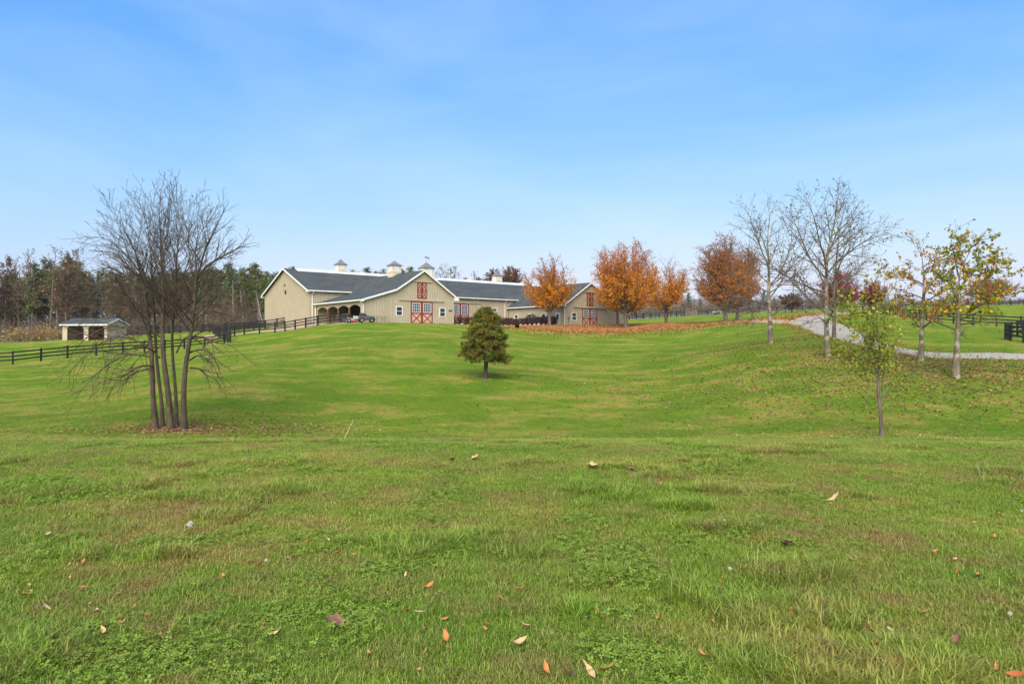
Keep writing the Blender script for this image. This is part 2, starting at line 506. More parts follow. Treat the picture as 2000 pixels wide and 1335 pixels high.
def ribbon(name, pts, width, mat, dz, rough=0.25):
    L = smooth_line(pts)
    T = np.gradient(L, axis=0); T /= np.linalg.norm(T, axis=1)[:, None]
    N = np.stack([-T[:, 1], T[:, 0]], 1)
    k = 9
    n = len(L)
    wl_ = width / 2 + np.convolve(RNG.normal(0, rough, n + 8), np.ones(5) / 5, 'same')[:n]
    wr_ = width / 2 + np.convolve(RNG.normal(0, rough, n + 8), np.ones(5) / 5, 'same')[:n]
    V = []
    for j in range(k):
        s = -1 + 2 * j / (k - 1)
        w = np.where(s < 0, wl_, wr_) * s
        q = L + N * w[:, None]
        z = np.array([gz(x, y) for x, y in q]) + dz + 0.02 * (1 - abs(s))
        if j in (0, k - 1): z -= dz + 0.03
        V.append(np.column_stack([q, z]))
    V = np.array(V)                       # k, n, 3
    V = V.transpose(1, 0, 2).reshape(-1, 3)
    a = (np.arange(n - 1)[:, None] * k + np.arange(k - 1)[None]).ravel()
    me = mesh_np(name, V, np.stack([a, a + 1, a + k + 1, a + k], 1), smooth=True)
    o = link_mesh(name, me, mat)
    return o
DRIVE = [pxy(2300, 0, 46), pxy(2150, 0, 48), pxy(2000, 0, 50.5), pxy(1800, 0, 52), pxy(1700, 0, 57), pxy(1650, 0, 63), pxy(1612, 0, 70), pxy(1585, 0, 78), pxy(1590, 0, 88), pxy(1612, 0, 99), pxy(1645, 0, 114), pxy(1680, 0, 140)]
tag(ribbon('gravel_driveway', DRIVE, 4.4, M['gravel'], 0.035), 'grey gravel driveway curving up past the bare trees', 'driveway', kind='structure')
tag(ribbon('gravel_path', [pxy(1592, 0, 75), pxy(1560, 0, 82), pxy(1500, 0, 91), pxy(1400, 0, 101), pxy(1300, 0, 109), pxy(1225, 0, 115)], 3.2, M['dirt'], 0.03), 'narrow tan gravel lane running behind the maples', 'path', kind='structure')
tag(ribbon('gravel_lane', [pxy(400, 0, 116), pxy(450, 0, 111), pxy(520, 0, 108.5), pxy(600, 0, 103.5), pxy(650, 0, 99.5), pxy(690, 0, 95.8), pxy(728, 0, 95.2)], 4.2, M['dirt'], 0.035), 'tan gravel lane climbing to the covered porch between black fences', 'path', kind='structure')

def mat_worn():
    t = NT('worn_turf'); p = t.pos(); n = t.noise(0.9, 5, 0.65, p)
    return t.finish(t.mix(t.rng(n, 0.38, 0.6, 0.1, 0.85), lawn_color(t, p), s2l(166, 138, 98)), 0.95, t.bump(t.noise(9, 4, 0.7, p), 0.8, 0.05), 0.0)
M['worn'] = mat_worn()
tag(ribbon('worn_ground', [pxy(-140, 0, 73.8), pxy(25, 0, 76.8), pxy(132, 0, 81.8), pxy(240, 0, 87.8), pxy(360, 0, 94.8), pxy(438, 0, 98.2)], 0.9, M['worn'], 0.012, 0.2), 'worn tan strip under the fence crossing the left field', 'ground', kind='structure')
tag(ribbon('worn_ground', [pxy(2120, 0, 79), pxy(1994, 0, 81.5), pxy(1946, 0, 83), pxy(1901, 0, 84), pxy(1825, 0, 87), pxy(1777, 0, 104), pxy(1737, 0, 125)], 1.6, M['worn'], 0.012, 0.3), 'worn tan strip under the right paddock fence', 'ground', kind='structure')

# ------------------------------------------------------------------ the barn
barn = empty('barn', BARN0, math.atan2(D1.y, D1.x))
tag(barn, 'long tan board barn with dark shingle roof, red sliding doors and ridge cupolas', 'barn')
SID, SHI, WHT, RED, SAL, GLS = (M[k] for k in ('siding', 'shingle', 'white', 'red', 'salmon', 'glass'))

def main_z(y):  # main roof, top of shingles
    return 5.05 + (min(y, 46.8 - y) - 14.1) * 0.414
KX, KZ, RX, RZ, EL, EZ, ER, ERZ = -4.15, 4.60, 0.25, 7.45, -9.45, 3.02, 6.0, 3.66
def wing_z(x):   # central wing roof
    if x >= RX: return RZ + (x - RX) * (ERZ - RZ) / (ER - RX)
    if x >= KX: return RZ + (RX - x) * (KZ - RZ) / (RX - KX)
    return KZ + (KX - x) * (EZ - KZ) / (KX - EL)
RX2 = 33.2
def wing2_z(x):  # right wing, mirrored
    if x <= RX2: return RZ + (RX2 - x) * (3.53 - RZ) / (RX2 - 26.9)
    if x <= 37.6: return RZ + (x - RX2) * (KZ - RZ) / 4.4
    return KZ + (x - 37.6) * (3.2 - KZ) / 4.6

brn = random.Random(3)
def wall(name, outline, axis_, pos, facing, topf, x0, x1, skip=(), mat=None):
    mat = mat or SID
    # outline: list of (a, z); axis_ 'x' wall runs along x at y=pos, 'y' runs along y at x=pos. facing: sign of outward normal
    mb = MB(); th = 0.14
    if axis_ == 'x':
        mb.prism([(a, pos, z) for a, z in outline], (0, -facing * th, 0))
    else:
        mb.prism([(pos, a, z) for a, z in outline], (-facing * th, 0, 0))
    w = mb.build(name, mat, barn)
    bt = MB(); a = x0 + 0.02; sp = 0.40
    while a < x1 - 0.03:
        z1 = topf(a + 0.03) - 0.12
        segs = [(-0.6, z1)]
        for s0, s1, zz0, zz1 in skip:
            if a + 0.06 > s0 and a < s1:
                new = []
                for p, q in segs:
                    if zz0 > p: new.append((p, min(q, zz0)))
                    if zz1 < q: new.append((max(p, zz1), q))
                segs = new
        for p, q in segs:
            if q - p < 0.05: continue
            if axis_ == 'x': bt.box(a, a + 0.065, min(pos, pos + facing * 0.045), max(pos, pos + facing * 0.045), p, q)
            else: bt.box(min(pos, pos + facing * 0.045), max(pos, pos + facing * 0.045), a, a + 0.065, p, q)
        a += sp * brn.uniform(0.97, 1.03)
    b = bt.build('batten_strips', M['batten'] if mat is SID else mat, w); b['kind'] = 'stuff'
    return w

T = -0.13   # walls stop just under the shingles
wall('gable_wall', [(-9.06, -0.8), (5.44, -0.8), (5.44, wing_z(5.44) + T), (RX, RZ + T), (KX, KZ + T), (-9.06, wing_z(-9.06) + T)], 'x', 0.0, -1,
     wing_z, -9.06, 5.44, [(-4.1, -2.98, 0.95, 2.33), (2.93, 4.06, 0.95, 2.33), (-1.78, 1.82, -1, 3.12), (-0.72, 0.82, 3.5, 5.75)])
wall('gable_wall', [(27.3, -0.8), (41.6, -0.8), (41.6, wing2_z(41.6) + T), (37.6, KZ + T), (RX2, RZ + T), (27.3, wing2_z(27.3) + T)], 'x', 0.0, -1,
     wing2_z, 27.3, 41.6, [(28.95, 30.1, 0.95, 2.33), (31.35, 35.0, -1, 3.12), (32.4, 34.0, 3.5, 5.75)])
wall('end_wall', [(14.5, -1.2), (32.3, -1.2), (32.3, main_z(32.3) + T), (23.4, main_z(23.4) + T), (14.5, main_z(14.5) + T)], 'y', -10.2, -1, main_z, 14.5, 32.3,
     [(22.9, 23.6, 4.8, 5.5)])
wall('end_wall', [(14.5, -1.2), (32.3, -1.2), (32.3, main_z(32.3) + T), (23.4, main_z(23.4) + T), (14.5, main_z(14.5) + T)], 'y', 44.0, 1, main_z, 14.5, 32.3)
wall('front_wall', [(-10.06, -0.8), (43.86, -0.8), (43.86, 5.0), (-10.06, 5.0)], 'x', 14.5, -1, lambda x: 5.0, -10.06, 43.86, [(14.9, 18.5, -1, 4.05), (20.6, 22.0, 2.6, 3.5), (23.3, 24.8, 2.6, 3.5)])
wall('rear_wall', [(-10.06, -1.2), (43.86, -1.2), (43.86, 5.0), (-10.06, 5.0)], 'x', 32.3, 1, lambda x: 5.0, -10.06, 43.86)
wall('side_wall', [(0.14, -0.8), (14.36, -0.8), (14.36, 3.62), (0.14, 3.62)], 'y', 27.3, -1, lambda a: 3.6, 0.14, 14.36, [(0.9, 2.1, -1, 2.4)] + [(c - 0.55, c + 0.55, 0.95, 2.33) for c in (5.03, 8.62, 12.3)])
wall('side_wall', [(0.14, -0.8), (14.36, -0.8), (14.36, wing2_z(41.6) + T), (0.14, wing2_z(41.6) + T)], 'y', 41.6, 1, lambda a: 3.2, 0.14, 14.36)
wall('side_wall', [(0.14, -0.8), (14.36, -0.8), (14.36, wing_z(5.44) + T), (0.14, wing_z(5.44) + T)], 'y', 5.44, 1, lambda a: 3.9, 0.14, 14.36)
wall('porch_wall', [(0.14, -0.6), (14.36, -0.6), (14.36, KZ + T), (0.14, KZ + T)], 'y', KX, -1, lambda a: 4.4, 0.14, 14.36, (), M['porch_shade'])

def roof(pts, name='roof_slope', th=0.13):
    return MB().prism(pts, (0, 0, -th)).build(name, SHI, barn)
OV = 0.42
# main building: front and rear slopes, white ridge skylight
XE0, XE1 = -10.2 - OV, 44.0 + OV
mr = roof([(XE0, 14.06, main_z(14.06)), (XE1, 14.06, main_z(14.06)), (XE1, 23.4, main_z(23.4)), (XE0, 23.4, main_z(23.4))])
roof([(XE0, 32.74, main_z(32.74)), (XE0, 23.4, main_z(23.4)), (XE1, 23.4, main_z(23.4)), (XE1, 32.74, main_z(32.74))])
for y0, y1 in ((22.4, 23.42), (23.42, 24.4)):
    zs = [main_z(y) + 0.10 for y in (y0, y1)]
    if y0 < 22.5: pts = [(-8.6, y0, zs[0]), (42.5, y0, zs[0]), (42.5, y1, zs[1] + 0.02), (-8.6, y1, zs[1] + 0.02)]
    else: pts = [(-8.6, y0, zs[0] + 0.02), (42.5, y0, zs[0] + 0.02), (42.5, y1, zs[1]), (-8.6, y1, zs[1])]
    MB().prism(pts, (0, 0, -0.08)).build('ridge_skylight', M['skylight'], barn)
# central wing
def ym(z): return 14.06 + (z - main_z(14.06)) / 0.414 + 0.12
zc = main_z(14.06)
xr = RX + (RZ - zc) * (ER - RX) / (RZ - ERZ); xl = RX - (RZ - zc) * (RX - KX) / (RZ - KZ)
roof([(RX, -OV, RZ), (RX, ym(RZ), RZ), (xr, 14.2, zc), (xr, 14.45, zc), (ER, 14.45, ERZ), (ER, -OV, ERZ)][::-1])
roof([(RX, -OV, RZ), (KX, -OV, KZ), (KX, 14.45, KZ), (xl, 14.45, zc), (xl, 14.2, zc), (RX, ym(RZ), RZ)][::-1])
roof([(KX, -OV, KZ), (EL, -OV, EZ), (EL, 14.45, EZ), (KX, 14.45, KZ)][::-1])
# right wing
xl2 = RX2 - (RZ - zc) * (RX2 - 26.9) / (RZ - 3.53); xr2 = RX2 + (RZ - zc) * 4.4 / (RZ - KZ)
roof([(RX2, -OV, RZ), (26.9, -OV, 3.53), (26.9, 14.45, 3.53), (xl2, 14.45, zc), (xl2, 14.2, zc), (RX2, ym(RZ), RZ)][::-1])
roof([(RX2, -OV, RZ), (RX2, ym(RZ), RZ), (xr2, 14.2, zc), (xr2, 14.45, zc), (37.6, 14.45, KZ), (37.6, -OV, KZ)][::-1])
roof([(37.6, -OV, KZ), (37.6, 14.45, KZ), (42.0, 14.45, wing2_z(42.0)), (42.0, -OV, wing2_z(42.0))][::-1])

# white rake boards along the gables
def rake(pts, y0, y1, name='rake_board', h=0.24):
    for (xa, za), (xb, zb) in zip(pts[:-1], pts[1:]):
        MB().prism([(xa, y0, za + 0.02), (xb, y0, zb + 0.02), (xb, y0, zb - h), (xa, y0, za - h)], (0, y1 - y0, 0)).build(name, WHT, barn)
rake([(EL, EZ), (KX, KZ), (RX, RZ), (ER, ERZ)], -OV - 0.05, -OV - 0.003)
rake([(26.9, 3.53), (RX2, RZ), (37.6, KZ), (42.0, wing2_z(42.0))], -OV - 0.05, -OV - 0.003)
for x0, x1 in ((XE0 - 0.05, XE0 - 0.003), (XE1 + 0.003, XE1 + 0.05)):
    for ya, yb in ((14.06, 23.4), (23.4, 32.74)):
        za, zb = main_z(ya), main_z(yb)
        MB().prism([(x0, ya, za + 0.02), (x0, yb, zb + 0.02), (x0, yb, zb - 0.24), (x0, ya, za - 0.24)], (x1 - x0, 0, 0)).build('rake_board', WHT, barn)
# gable returns, soffits
MB().prism([(5.45, -OV - 0.055, 3.95), (6.06, -OV - 0.055, 3.58), (6.06, -OV - 0.055, 3.34), (5.45, -OV - 0.055, 3.34)], (0, 0.41, 0)).build('eave_return', WHT, barn)
MB().prism([(EL - 0.05, -OV - 0.055, 3.0), (-9.07, -OV - 0.055, 3.1), (-9.07, -OV - 0.055, 2.76), (EL - 0.05, -OV - 0.055, 2.76)], (0, 0.41, 0)).build('eave_return', WHT, barn)
MB().prism([(26.84, -OV - 0.055, 3.5), (27.29, -OV - 0.055, 3.75), (27.29, -OV - 0.055, 3.2), (26.84, -OV - 0.055, 3.2)], (0, 0.41, 0)).build('eave_return', WHT, barn)
for ya, yb in ((14.0, 14.5), (32.3, 32.8)):
    MB().box(XE0 - 0.056, XE0 + 0.4, ya, yb, 4.72, 4.86).build('eave_return', WHT, barn)
# gutters and downspouts
def gutter(p, q): return MB().bar(p, q, 0.13, 0.17).build('gutter', WHT, barn)
gutter((XE0, 13.98, 4.92), (xl - 0.05, 13.98, 4.92)); gutter((xr + 0.1, 13.98, 4.92), (xl2 - 0.1, 13.98, 4.92)); gutter((xr2 + 0.1, 13.98, 4.92), (XE1, 13.98, 4.92))
gutter((EL - 0.07, -OV, EZ - 0.1), (EL - 0.07, 14.4, EZ - 0.1)); gutter((ER + 0.07, -OV, ERZ - 0.1), (ER + 0.07, 14.4, ERZ - 0.1))
gutter((26.83, -OV, 3.43), (26.83, 14.4, 3.43)); gutter((42.07, -OV, 3.1), (42.07, 14.4, 3.1))
def spout(pts): return MB().tube(pts, 0.06, 6).build('downspout', WHT, barn)
spout([(-9.7, 13.98, 4.86), (-9.7, 14.1, 4.6), (-9.7, 14.42, 4.3), (-9.7, 14.42, 0.0)])
spout([(-9.45, 13.9, 2.9), (-9.3, 14.2, 2.5), (-9.3, 14.2, 0.0)])
spout([(EL - 0.05, -0.2, 2.86), (EL + 0.02, -0.14, 2.7), (-9.0, -0.14, 2.35), (-9.0, -0.14, -0.1)])
spout([(26.4, 13.98, 4.86), (26.4, 14.1, 4.6), (26.4, 14.42, 4.3), (26.4, 14.42, 0.0)])
spout([(26.85, -0.2, 3.35), (26.95, -0.14, 3.1), (27.22, -0.14, 2.8), (27.22, -0.14, 0.1)])

# windows with white trim, sash bars and dark glass
def window(x, y, z, w, h, axis_='x', cols=2, rows=2, trim=0.11, mat=WHT, muntin=WHT, name='window'):
    """window on a wall facing -y (axis x) or -x (axis y); (x, y) centre on the wall face, z sill"""
    def bx(mb, a0, a1, d0, d1, z0, z1):
        if axis_ == 'x': mb.box(x + a0, x + a1, y - d1, y - d0, z0, z1)
        else: mb.box(x - d1, x - d0, y + a0, y + a1, z0, z1)
        return mb
    mb = MB(); H = w / 2
    bx(mb, -H, -H + trim, -0.02, 0.06, z, z + h); bx(mb, H - trim, H, -0.02, 0.06, z, z + h)
    bx(mb, -H + trim, H - trim, -0.02, 0.06, z + h - trim, z + h); bx(mb, -H + trim, H - trim, -0.02, 0.08, z, z + trim)
    f = mb.build(name, mat, barn)
    bx(MB(), -H + trim, H - trim, -0.03, 0.012, z + trim, z + h - trim).build('pane', GLS, f)
    iw = w - 2 * trim; ih = h - 2 * trim
    for i in range(1, cols): a = -H + trim + iw * i / cols; bx(MB(), a - 0.014, a + 0.014, 0.012, 0.03, z + trim, z + h - trim).build('sash_bar', muntin, f)
    for j in range(1, rows):
        q = z + trim + ih * j / rows; s = 0.028 if rows == 2 or (rows == 4 and j == 2) else 0.014
        bx(MB(), -H + trim, H - trim, 0.013, 0.034, q - s, q + s).build('sash_bar', muntin, f)
    return f
window(-3.54, 0, 0.98, 1.05, 1.32, rows=2, cols=1); window(3.5, 0, 0.98, 1.05, 1.32, rows=2, cols=1); window(29.52, 0, 0.98, 1.08, 1.32, rows=2, cols=1)
for c in (5.03, 8.62, 12.3): window(27.3, c, 1.0, 1.0, 1.28, 'y', rows=2, cols=1)
window(21.3, 14.5, 2.68, 1.25, 0.75, cols=3, rows=1); window(24.05, 14.5, 2.68, 1.25, 0.75, cols=3, rows=1)
window(KX, 2.6, 0.9, 1.5, 1.6, 'y', cols=2, rows=2, mat=M['timber']); window(KX, 6.3, 0.9, 1.5, 1.6, 'y', cols=2, rows=2, mat=M['timber'])
# white door on the side wall
d = MB().box(27.20, 27.32, 0.95, 2.05, -0.2, 2.32).build('door', WHT, barn)
MB().box(27.185, 27.20, 1.25, 1.75, 1.2, 2.0).build('pane', GLS, d)
MB().tube([(27.2, 1.1, 0.95), (27.1, 1.1, 0.95), (27.08, 1.2, 0.95)], 0.025, 6).build('door_handle', M['metal'], d)

# sliding doors: red frame, salmon panels, gridded window over a cross brace
def door_leaf(x0, y, w, h, split, name='sliding_door', cols=4, rows=3, z0=-0.05):
    f = 0.14; d0, d1 = y - 0.10, y - 0.02
    root = MB().box(x0 + 0.02, x0 + w - 0.02, y - 0.05, y - 0.021, z0, h).build(name, SAL, barn)
    fr = MB()
    fr.box(x0, x0 + f, d0, d1 + 0.003, z0, h); fr.box(x0 + w - f, x0 + w, d0, d1 + 0.003, z0, h)
    fr.box(x0 + f, x0 + w - f, d0, d1 + 0.003, h - f, h); fr.box(x0 + f, x0 + w - f, d0, d1 + 0.003, z0, z0 + f); fr.box(x0 + f, x0 + w - f, d0, d1 + 0.003, split - f / 2, split + f / 2)
    fr.build('frame', RED, root)
    a0, a1, b0, b1 = x0 + f + 0.16, x0 + w - f - 0.16, split + f / 2 + 0.14, h - f - 0.14
    MB().box(a0, a1, y - 0.062, y - 0.051, b0, b1).build('pane', GLS, root)
    mt = MB()
    for i in range(cols + 1): a = a0 + (a1 - a0) * i / cols; mt.box(a - 0.025, a + 0.025, y - 0.085, y - 0.0625, b0 - 0.03, b1 + 0.03)
    for j in range(rows + 1): q = b0 + (b1 - b0) * j / rows; mt.box(a0 - 0.02, a1 + 0.02, y - 0.083, y - 0.0605, q - 0.025, q + 0.025)
    mt.build('muntins', M['lattice'], root)
    br = MB(); p0, p1, q0, q1 = x0 + f, x0 + w - f, z0 + f, split - f / 2
    br.bar((p0, y - 0.075, q0), (p1, y - 0.075, q1), 0.05, 0.11); br.bar((p0, y - 0.072, q1), (p1, y - 0.072, q0), 0.045, 0.11)
    br.build('cross_brace', RED, root)
    return root
door_leaf(-1.72, 0, 1.74, 3.05, 1.42); door_leaf(0.05, 0, 1.74, 3.05, 1.42)
door_leaf(31.4, 0, 1.74, 3.05, 1.42); door_leaf(33.17, 0, 1.74, 3.05, 1.42)
door_leaf(14.95, 14.5, 1.74, 3.95, 1.95, rows=4); door_leaf(16.72, 14.5, 1.74, 3.95, 1.95, rows=4)
for x0, x1, y, z in ((-3.6, 3.7, 0, 3.2), (29.4, 37.0, 0, 3.2), (12.0, 21.2, 14.5, 4.1), (-1.5, 1.65, 0, 5.85), (31.6, 34.9, 0, 5.85)):
    MB().box(x0, x1, y - 0.17, y - 0.047, z - 0.08, z + 0.09).build('door_track', SID, barn)
# loft doors with two crossed panels in each leaf
def loft(xc):
    for s in (-1, 1):
        x0 = xc - 0.75 if s < 0 else xc + 0.01; w = 0.74
        root = MB().box(x0 + 0.02, x0 + w - 0.02, -0.05, -0.021, 3.55, 5.7).build('loft_door', SAL, barn)
        fr = MB(); f = 0.12
        fr.box(x0, x0 + f, -0.1, -0.018, 3.52, 5.72); fr.box(x0 + w - f, x0 + w, -0.1, -0.018, 3.52, 5.72)
        for z in (3.52, 4.56, 5.6): fr.box(x0 + f, x0 + w - f, -0.1, -0.018, z, z + f)
        fr.build('frame', RED, root)
        br = MB()
        for z0, z1 in ((3.64, 4.56), (4.68, 5.6)):
            br.bar((x0 + f, -0.072, z0), (x0 + w - f, -0.072, z1), 0.04, 0.09); br.bar((x0 + f, -0.07, z1), (x0 + w - f, -0.07, z0), 0.036, 0.09)
        br.build('cross_brace', RED, root)
loft(0.05); loft(33.2)
# porch with scalloped arches on the left of the central wing
zs, zt_, n = 1.98, 2.42, 4
y0, y1 = 0.55, 14.1
poly = [(y0 - 0.4, wing_z(-9.06) - 0.14), (y0 - 0.4, zs - 0.6), (y0, zs - 0.6)]
for k in range(n):
    a, b = y0 + (y1 - y0) * k / n, y0 + (y1 - y0) * (k + 1) / n
    for i in range(0, 13):
        s = i / 12; poly.append((a + (b - a) * s, zs + (zt_ - zs) * math.sin(math.pi * s) ** 0.75))
poly += [(y1, zs - 0.6), (14.36, zs - 0.6), (14.36, wing_z(-9.06) - 0.14)]
pa = MB().prism([(-9.06, a, z) for a, z in poly], (0.12, 0, 0)).build('porch_arcade', SID, barn)
for k in range(1, n):
    a = y0 + (y1 - y0) * k / n
    MB().box(-9.09, -8.9, a - 0.09, a + 0.09, -0.4, zs + 0.1).build('porch_post', M['timber'], barn)
MB().box(-9.05, -8.93, 14.1, 14.36, -0.4, zs - 0.6).build('porch_post', SID, barn)
MB().box(-9.05, -8.93, 0.15, 0.55, -0.4, zs - 0.6).build('porch_post', SID, barn)
# vents and light on the end wall, number plate, meter
v = MB().box(-10.26, -10.2, 22.95, 23.55, 4.85, 5.45).build('wall_vent', M['timber'], barn)
MB().box(-10.275, -10.262, 23.02, 23.48, 4.92, 5.38).build('louvre', M['black'], v)
MB().tube([(-10.2, 23.3, 6.35), (-10.4, 23.3, 6.35), (-10.42, 23.3, 6.1)], [0.05, 0.07, 0.13], 8).build('wall_lamp', M['black'], barn)
MB().box(4.55, 5.15, -0.07, -0.047, 1.82, 2.02).build('name_plate', M['red'], barn)
me_ = MB().box(28.05, 28.35, -0.2, -0.047, 1.15, 1.65).build('electric_meter', M['metal'], barn)
MB().tube([(28.2, -0.1, 1.15), (28.2, -0.1, -0.2)], 0.04, 6).build('conduit', M['metal'], me_)

def cupola(x, y, z, w, wall_h, roof_h, vane=False):
    h = w / 2
    c = MB().box(x - h, x + h, y - h, y + h, z - 0.9, z + wall_h).build('cupola', M['cupola_wall'], barn)
    MB().box(x - h - 0.06, x + h + 0.06, y - h - 0.06, y + h + 0.06, z + 0.28, z + 0.40).build('belt_trim', WHT, c)
    for sx, sy in ((0, -1), (-1, 0), (1, 0), (0, 1)):
        lv = MB()
        if sx == 0: lv.box(x - h * 0.58, x + h * 0.58, y + sy * h - 0.01, y + sy * h + 0.01, z + 0.43, z + wall_h - 0.03)
        else: lv.box(x + sx * h - 0.01, x + sx * h + 0.01, y - h * 0.58, y + h * 0.58, z + 0.43, z + wall_h - 0.03)
        for k in range(6):
            zz = z + 0.45 + (wall_h - 0.5) * k / 6
            if sx == 0: lv.box(x - h * 0.55, x + h * 0.55, y + sy * h - 0.03, y + sy * h + 0.03, zz, zz + 0.06)
            else: lv.box(x + sx * h - 0.03, x + sx * h + 0.03, y - h * 0.55, y + h * 0.55, zz, zz + 0.06)
        lv.build('louvre', WHT, c)
    r = MB(); prof = [(h + 0.2, 0.0), (h + 0.2, 0.05), (h * 0.82, 0.28 * roof_h), (h * 0.45, 0.6 * roof_h), (0.03, roof_h)]
    n0 = 0
    for rr, zz in prof: r.v += [(x - rr, y - rr, z + wall_h + zz), (x + rr, y - rr, z + wall_h + zz), (x + rr, y + rr, z + wall_h + zz), (x - rr, y + rr, z + wall_h + zz)]
    for i in range(len(prof) - 1):
        for j in range(4): r.f.append((i * 4 + j, i * 4 + (j + 1) % 4, i * 4 + 4 + (j + 1) % 4, i * 4 + 4 + j))
    r.f += [(3, 2, 1, 0), tuple(len(prof) * 4 - 4 + j for j in range(4))]
    rf = r.build('cupola_roof', M['cupola_tin'], c)
    if vane:
        zt2 = z + wall_h + roof_h
        vn = MB().tube([(x, y, zt2 - 0.1), (x, y, zt2 + 0.75)], 0.025, 6)
        vn.bar((x - 0.5, y, zt2 + 0.75), (x + 0.5, y, zt2 + 0.75), 0.03, 0.04)
        vn.prism([(x + 0.3, y, zt2 + 0.62), (x + 0.62, y, zt2 + 0.55), (x + 0.62, y, zt2 + 0.98), (x + 0.3, y, zt2 + 0.88)], (0, 0.02, 0))
        vn.prism([(x - 0.1, y, zt2 + 0.76), (x + 0.25, y, zt2 + 0.76), (x + 0.2, y, zt2 + 1.0), (x - 0.15, y, zt2 + 0.98), (x - 0.35, y, zt2 + 1.05), (x - 0.3, y, zt2 + 0.9)], (0, 0.02, 0))
        vn.build('weathervane', M['metal'], c)
zr = main_z(23.4)
cupola(-0.9, 23.4, zr, 1.4, 1.15, 0.95); cupola(15.6, 23.4, zr, 2.0, 1.6, 1.15, True); cupola(31.6, 23.4, zr, 1.4, 1.15, 0.95)
cupola(0.25, 7.9, RZ, 1.45, 1.25, 0.75)
# ------------------------------------------------------------------ board fences
def unit_box(name):
    me = bpy.data.meshes.new(name)
    mb = MB().box(-0.5, 0.5, -0.5, 0.5, -0.5, 0.5)
    me.from_pydata(mb.v, [], mb.f); me.update(); me.materials.append(M['fence'])
    return me
POST_ME = unit_box('fence_post'); RAIL_ME = unit_box('fence_rail')
frnd = random.Random(11)
def fence(label, pts, spacing=2.9, h=1.37, rails=3, thick_ends=(False, False), group='black board fences around the paddocks', face=-1):
    """pts: ground (x, y) polyline; posts stand on the ground, rails follow it bay by bay"""
    P = [Vector((p[0], p[1], 0)) for p in pts]
    stations = []
    for i in range(len(P) - 1):
        L = (P[i + 1] - P[i]).length; n = max(1, round(L / spacing))
        for k in range(n): stations.append(P[i].lerp(P[i + 1], k / n))
    stations.append(P[-1])
    base = gpt(stations[0].x, stations[0].y)
    root = empty('board_fence', base)
    tag(root, label, 'fence', group)
    tops = []
    for i, s in enumerate(stations):
        big = (i == 0 and thick_ends[0]) or (i == len(stations) - 1 and thick_ends[1])
        w = 0.3 if big else 0.16; hh = h + (0.12 if big else 0.06)
        z = gz(s.x, s.y)
        tops.append(Vector((s.x, s.y, z)))
        o = bpy.data.objects.new('post', POST_ME); C.objects.link(o); o.parent = root
        nxt = stations[min(i + 1, len(stations) - 1)]; prv = stations[max(i - 1, 0)]
        dv = nxt - prv
        o.location = Vector((s.x, s.y, z + (hh - 0.5) / 2)) - base
        o.rotation_euler = (frnd.gauss(0, 0.008), frnd.gauss(0, 0.008), math.atan2(dv.y, dv.x))
        o.scale = (w, w, hh + 0.5)
    for a, b in zip(tops[:-1], tops[1:]):
        dv = b - a; L = dv.length
        side = Vector((-dv.y, dv.x, 0)).normalized() * (0.10 * face)
        for r in range(rails):
            zz = h - 0.11 - r * (h - 0.25) / rails * 1.0
            o = bpy.data.objects.new('rail', RAIL_ME); C.objects.link(o); o.parent = root
            j1, j2 = frnd.gauss(0, 0.012), frnd.gauss(0, 0.012)
            d2 = Vector((dv.x, dv.y, dv.z + j2 - j1))
            o.location = (a + b) / 2 + side + Vector((0, 0, zz + (j1 + j2) / 2)) - base
            o.rotation_mode = 'QUATERNION'
            o.rotation_quaternion = d2.to_track_quat('X', 'Z')
            o.scale = (L + 0.05, 0.045, 0.15)
    return root
fence('black three rail fence crossing the left field in front of the small shed', [pxy(-140, 0, 74), pxy(25, 0, 77), pxy(132, 0, 82), pxy(240, 0, 88), pxy(360, 0, 95), pxy(438, 0, 98.5)], 3.05, 1.42)
fence('black fence with thick corner posts turning back behind the left bare tree', [pxy(449, 0, 98), pxy(432, 0, 106), pxy(416, 0, 118)], 2.2, 1.55, 4, (True, False))
fence('black fence along the near edge of the tan lane up to the porch', [pxy(440, 0, 108), pxy(477, 0, 106), pxy(537, 0, 104), pxy(597, 0, 100), pxy(645, 0, 97.5), pxy(665, 0, 98.3)], 2.45, 1.37, 3, (True, False))
fence('black fence along the far edge of the tan lane below the barn end wall', [pxy(395, 0, 125), pxy(440, 0, 119), pxy(496, 0, 115), pxy(541, 0, 112.5), pxy(585, 0, 111)], 2.7, 1.37, 3, (False, True))
fence('black fence stepping up in front of the pines beside the barn end', [pxy(380, 0, 150), pxy(452, 0, 139), pxy(520, 0, 131), pxy(545, 0, 126), pxy(592, 0, 116)], 2.9, 1.4, 3)
fence('black fence before the brush at the far left edge of the woods', [pxy(-120, 0, 172), pxy(30, 0, 170), pxy(125, 0, 166)], 3.0, 1.37)
fence('black fence behind the multi stemmed bare tree right of the small shed', [pxy(248, 0, 138), pxy(330, 0, 132), pxy(400, 0, 127)], 3.0, 1.37)
fence('dark far fence behind the orange maples, left of its brown gate', [pxy(1215, 0, 186), pxy(1270, 0, 193), pxy(1337, 0, 200)], 2.9, 1.4, 3)
fence('dark far fence running right from the brown gate along the field top', [pxy(1364, 0, 201), pxy(1466, 0, 205), pxy(1600, 0, 210), pxy(1690, 0, 212)], 2.9, 1.4, 3)
fence('black paddock fence crossing the right field behind the sycamores', [pxy(2120, 0, 79), pxy(1994, 0, 81.5), pxy(1946, 0, 83), pxy(1901, 0, 84), pxy(1825, 0, 87), pxy(1777, 0, 104), pxy(1737, 0, 125), pxy(1685, 0, 152)], 2.6, 1.37)
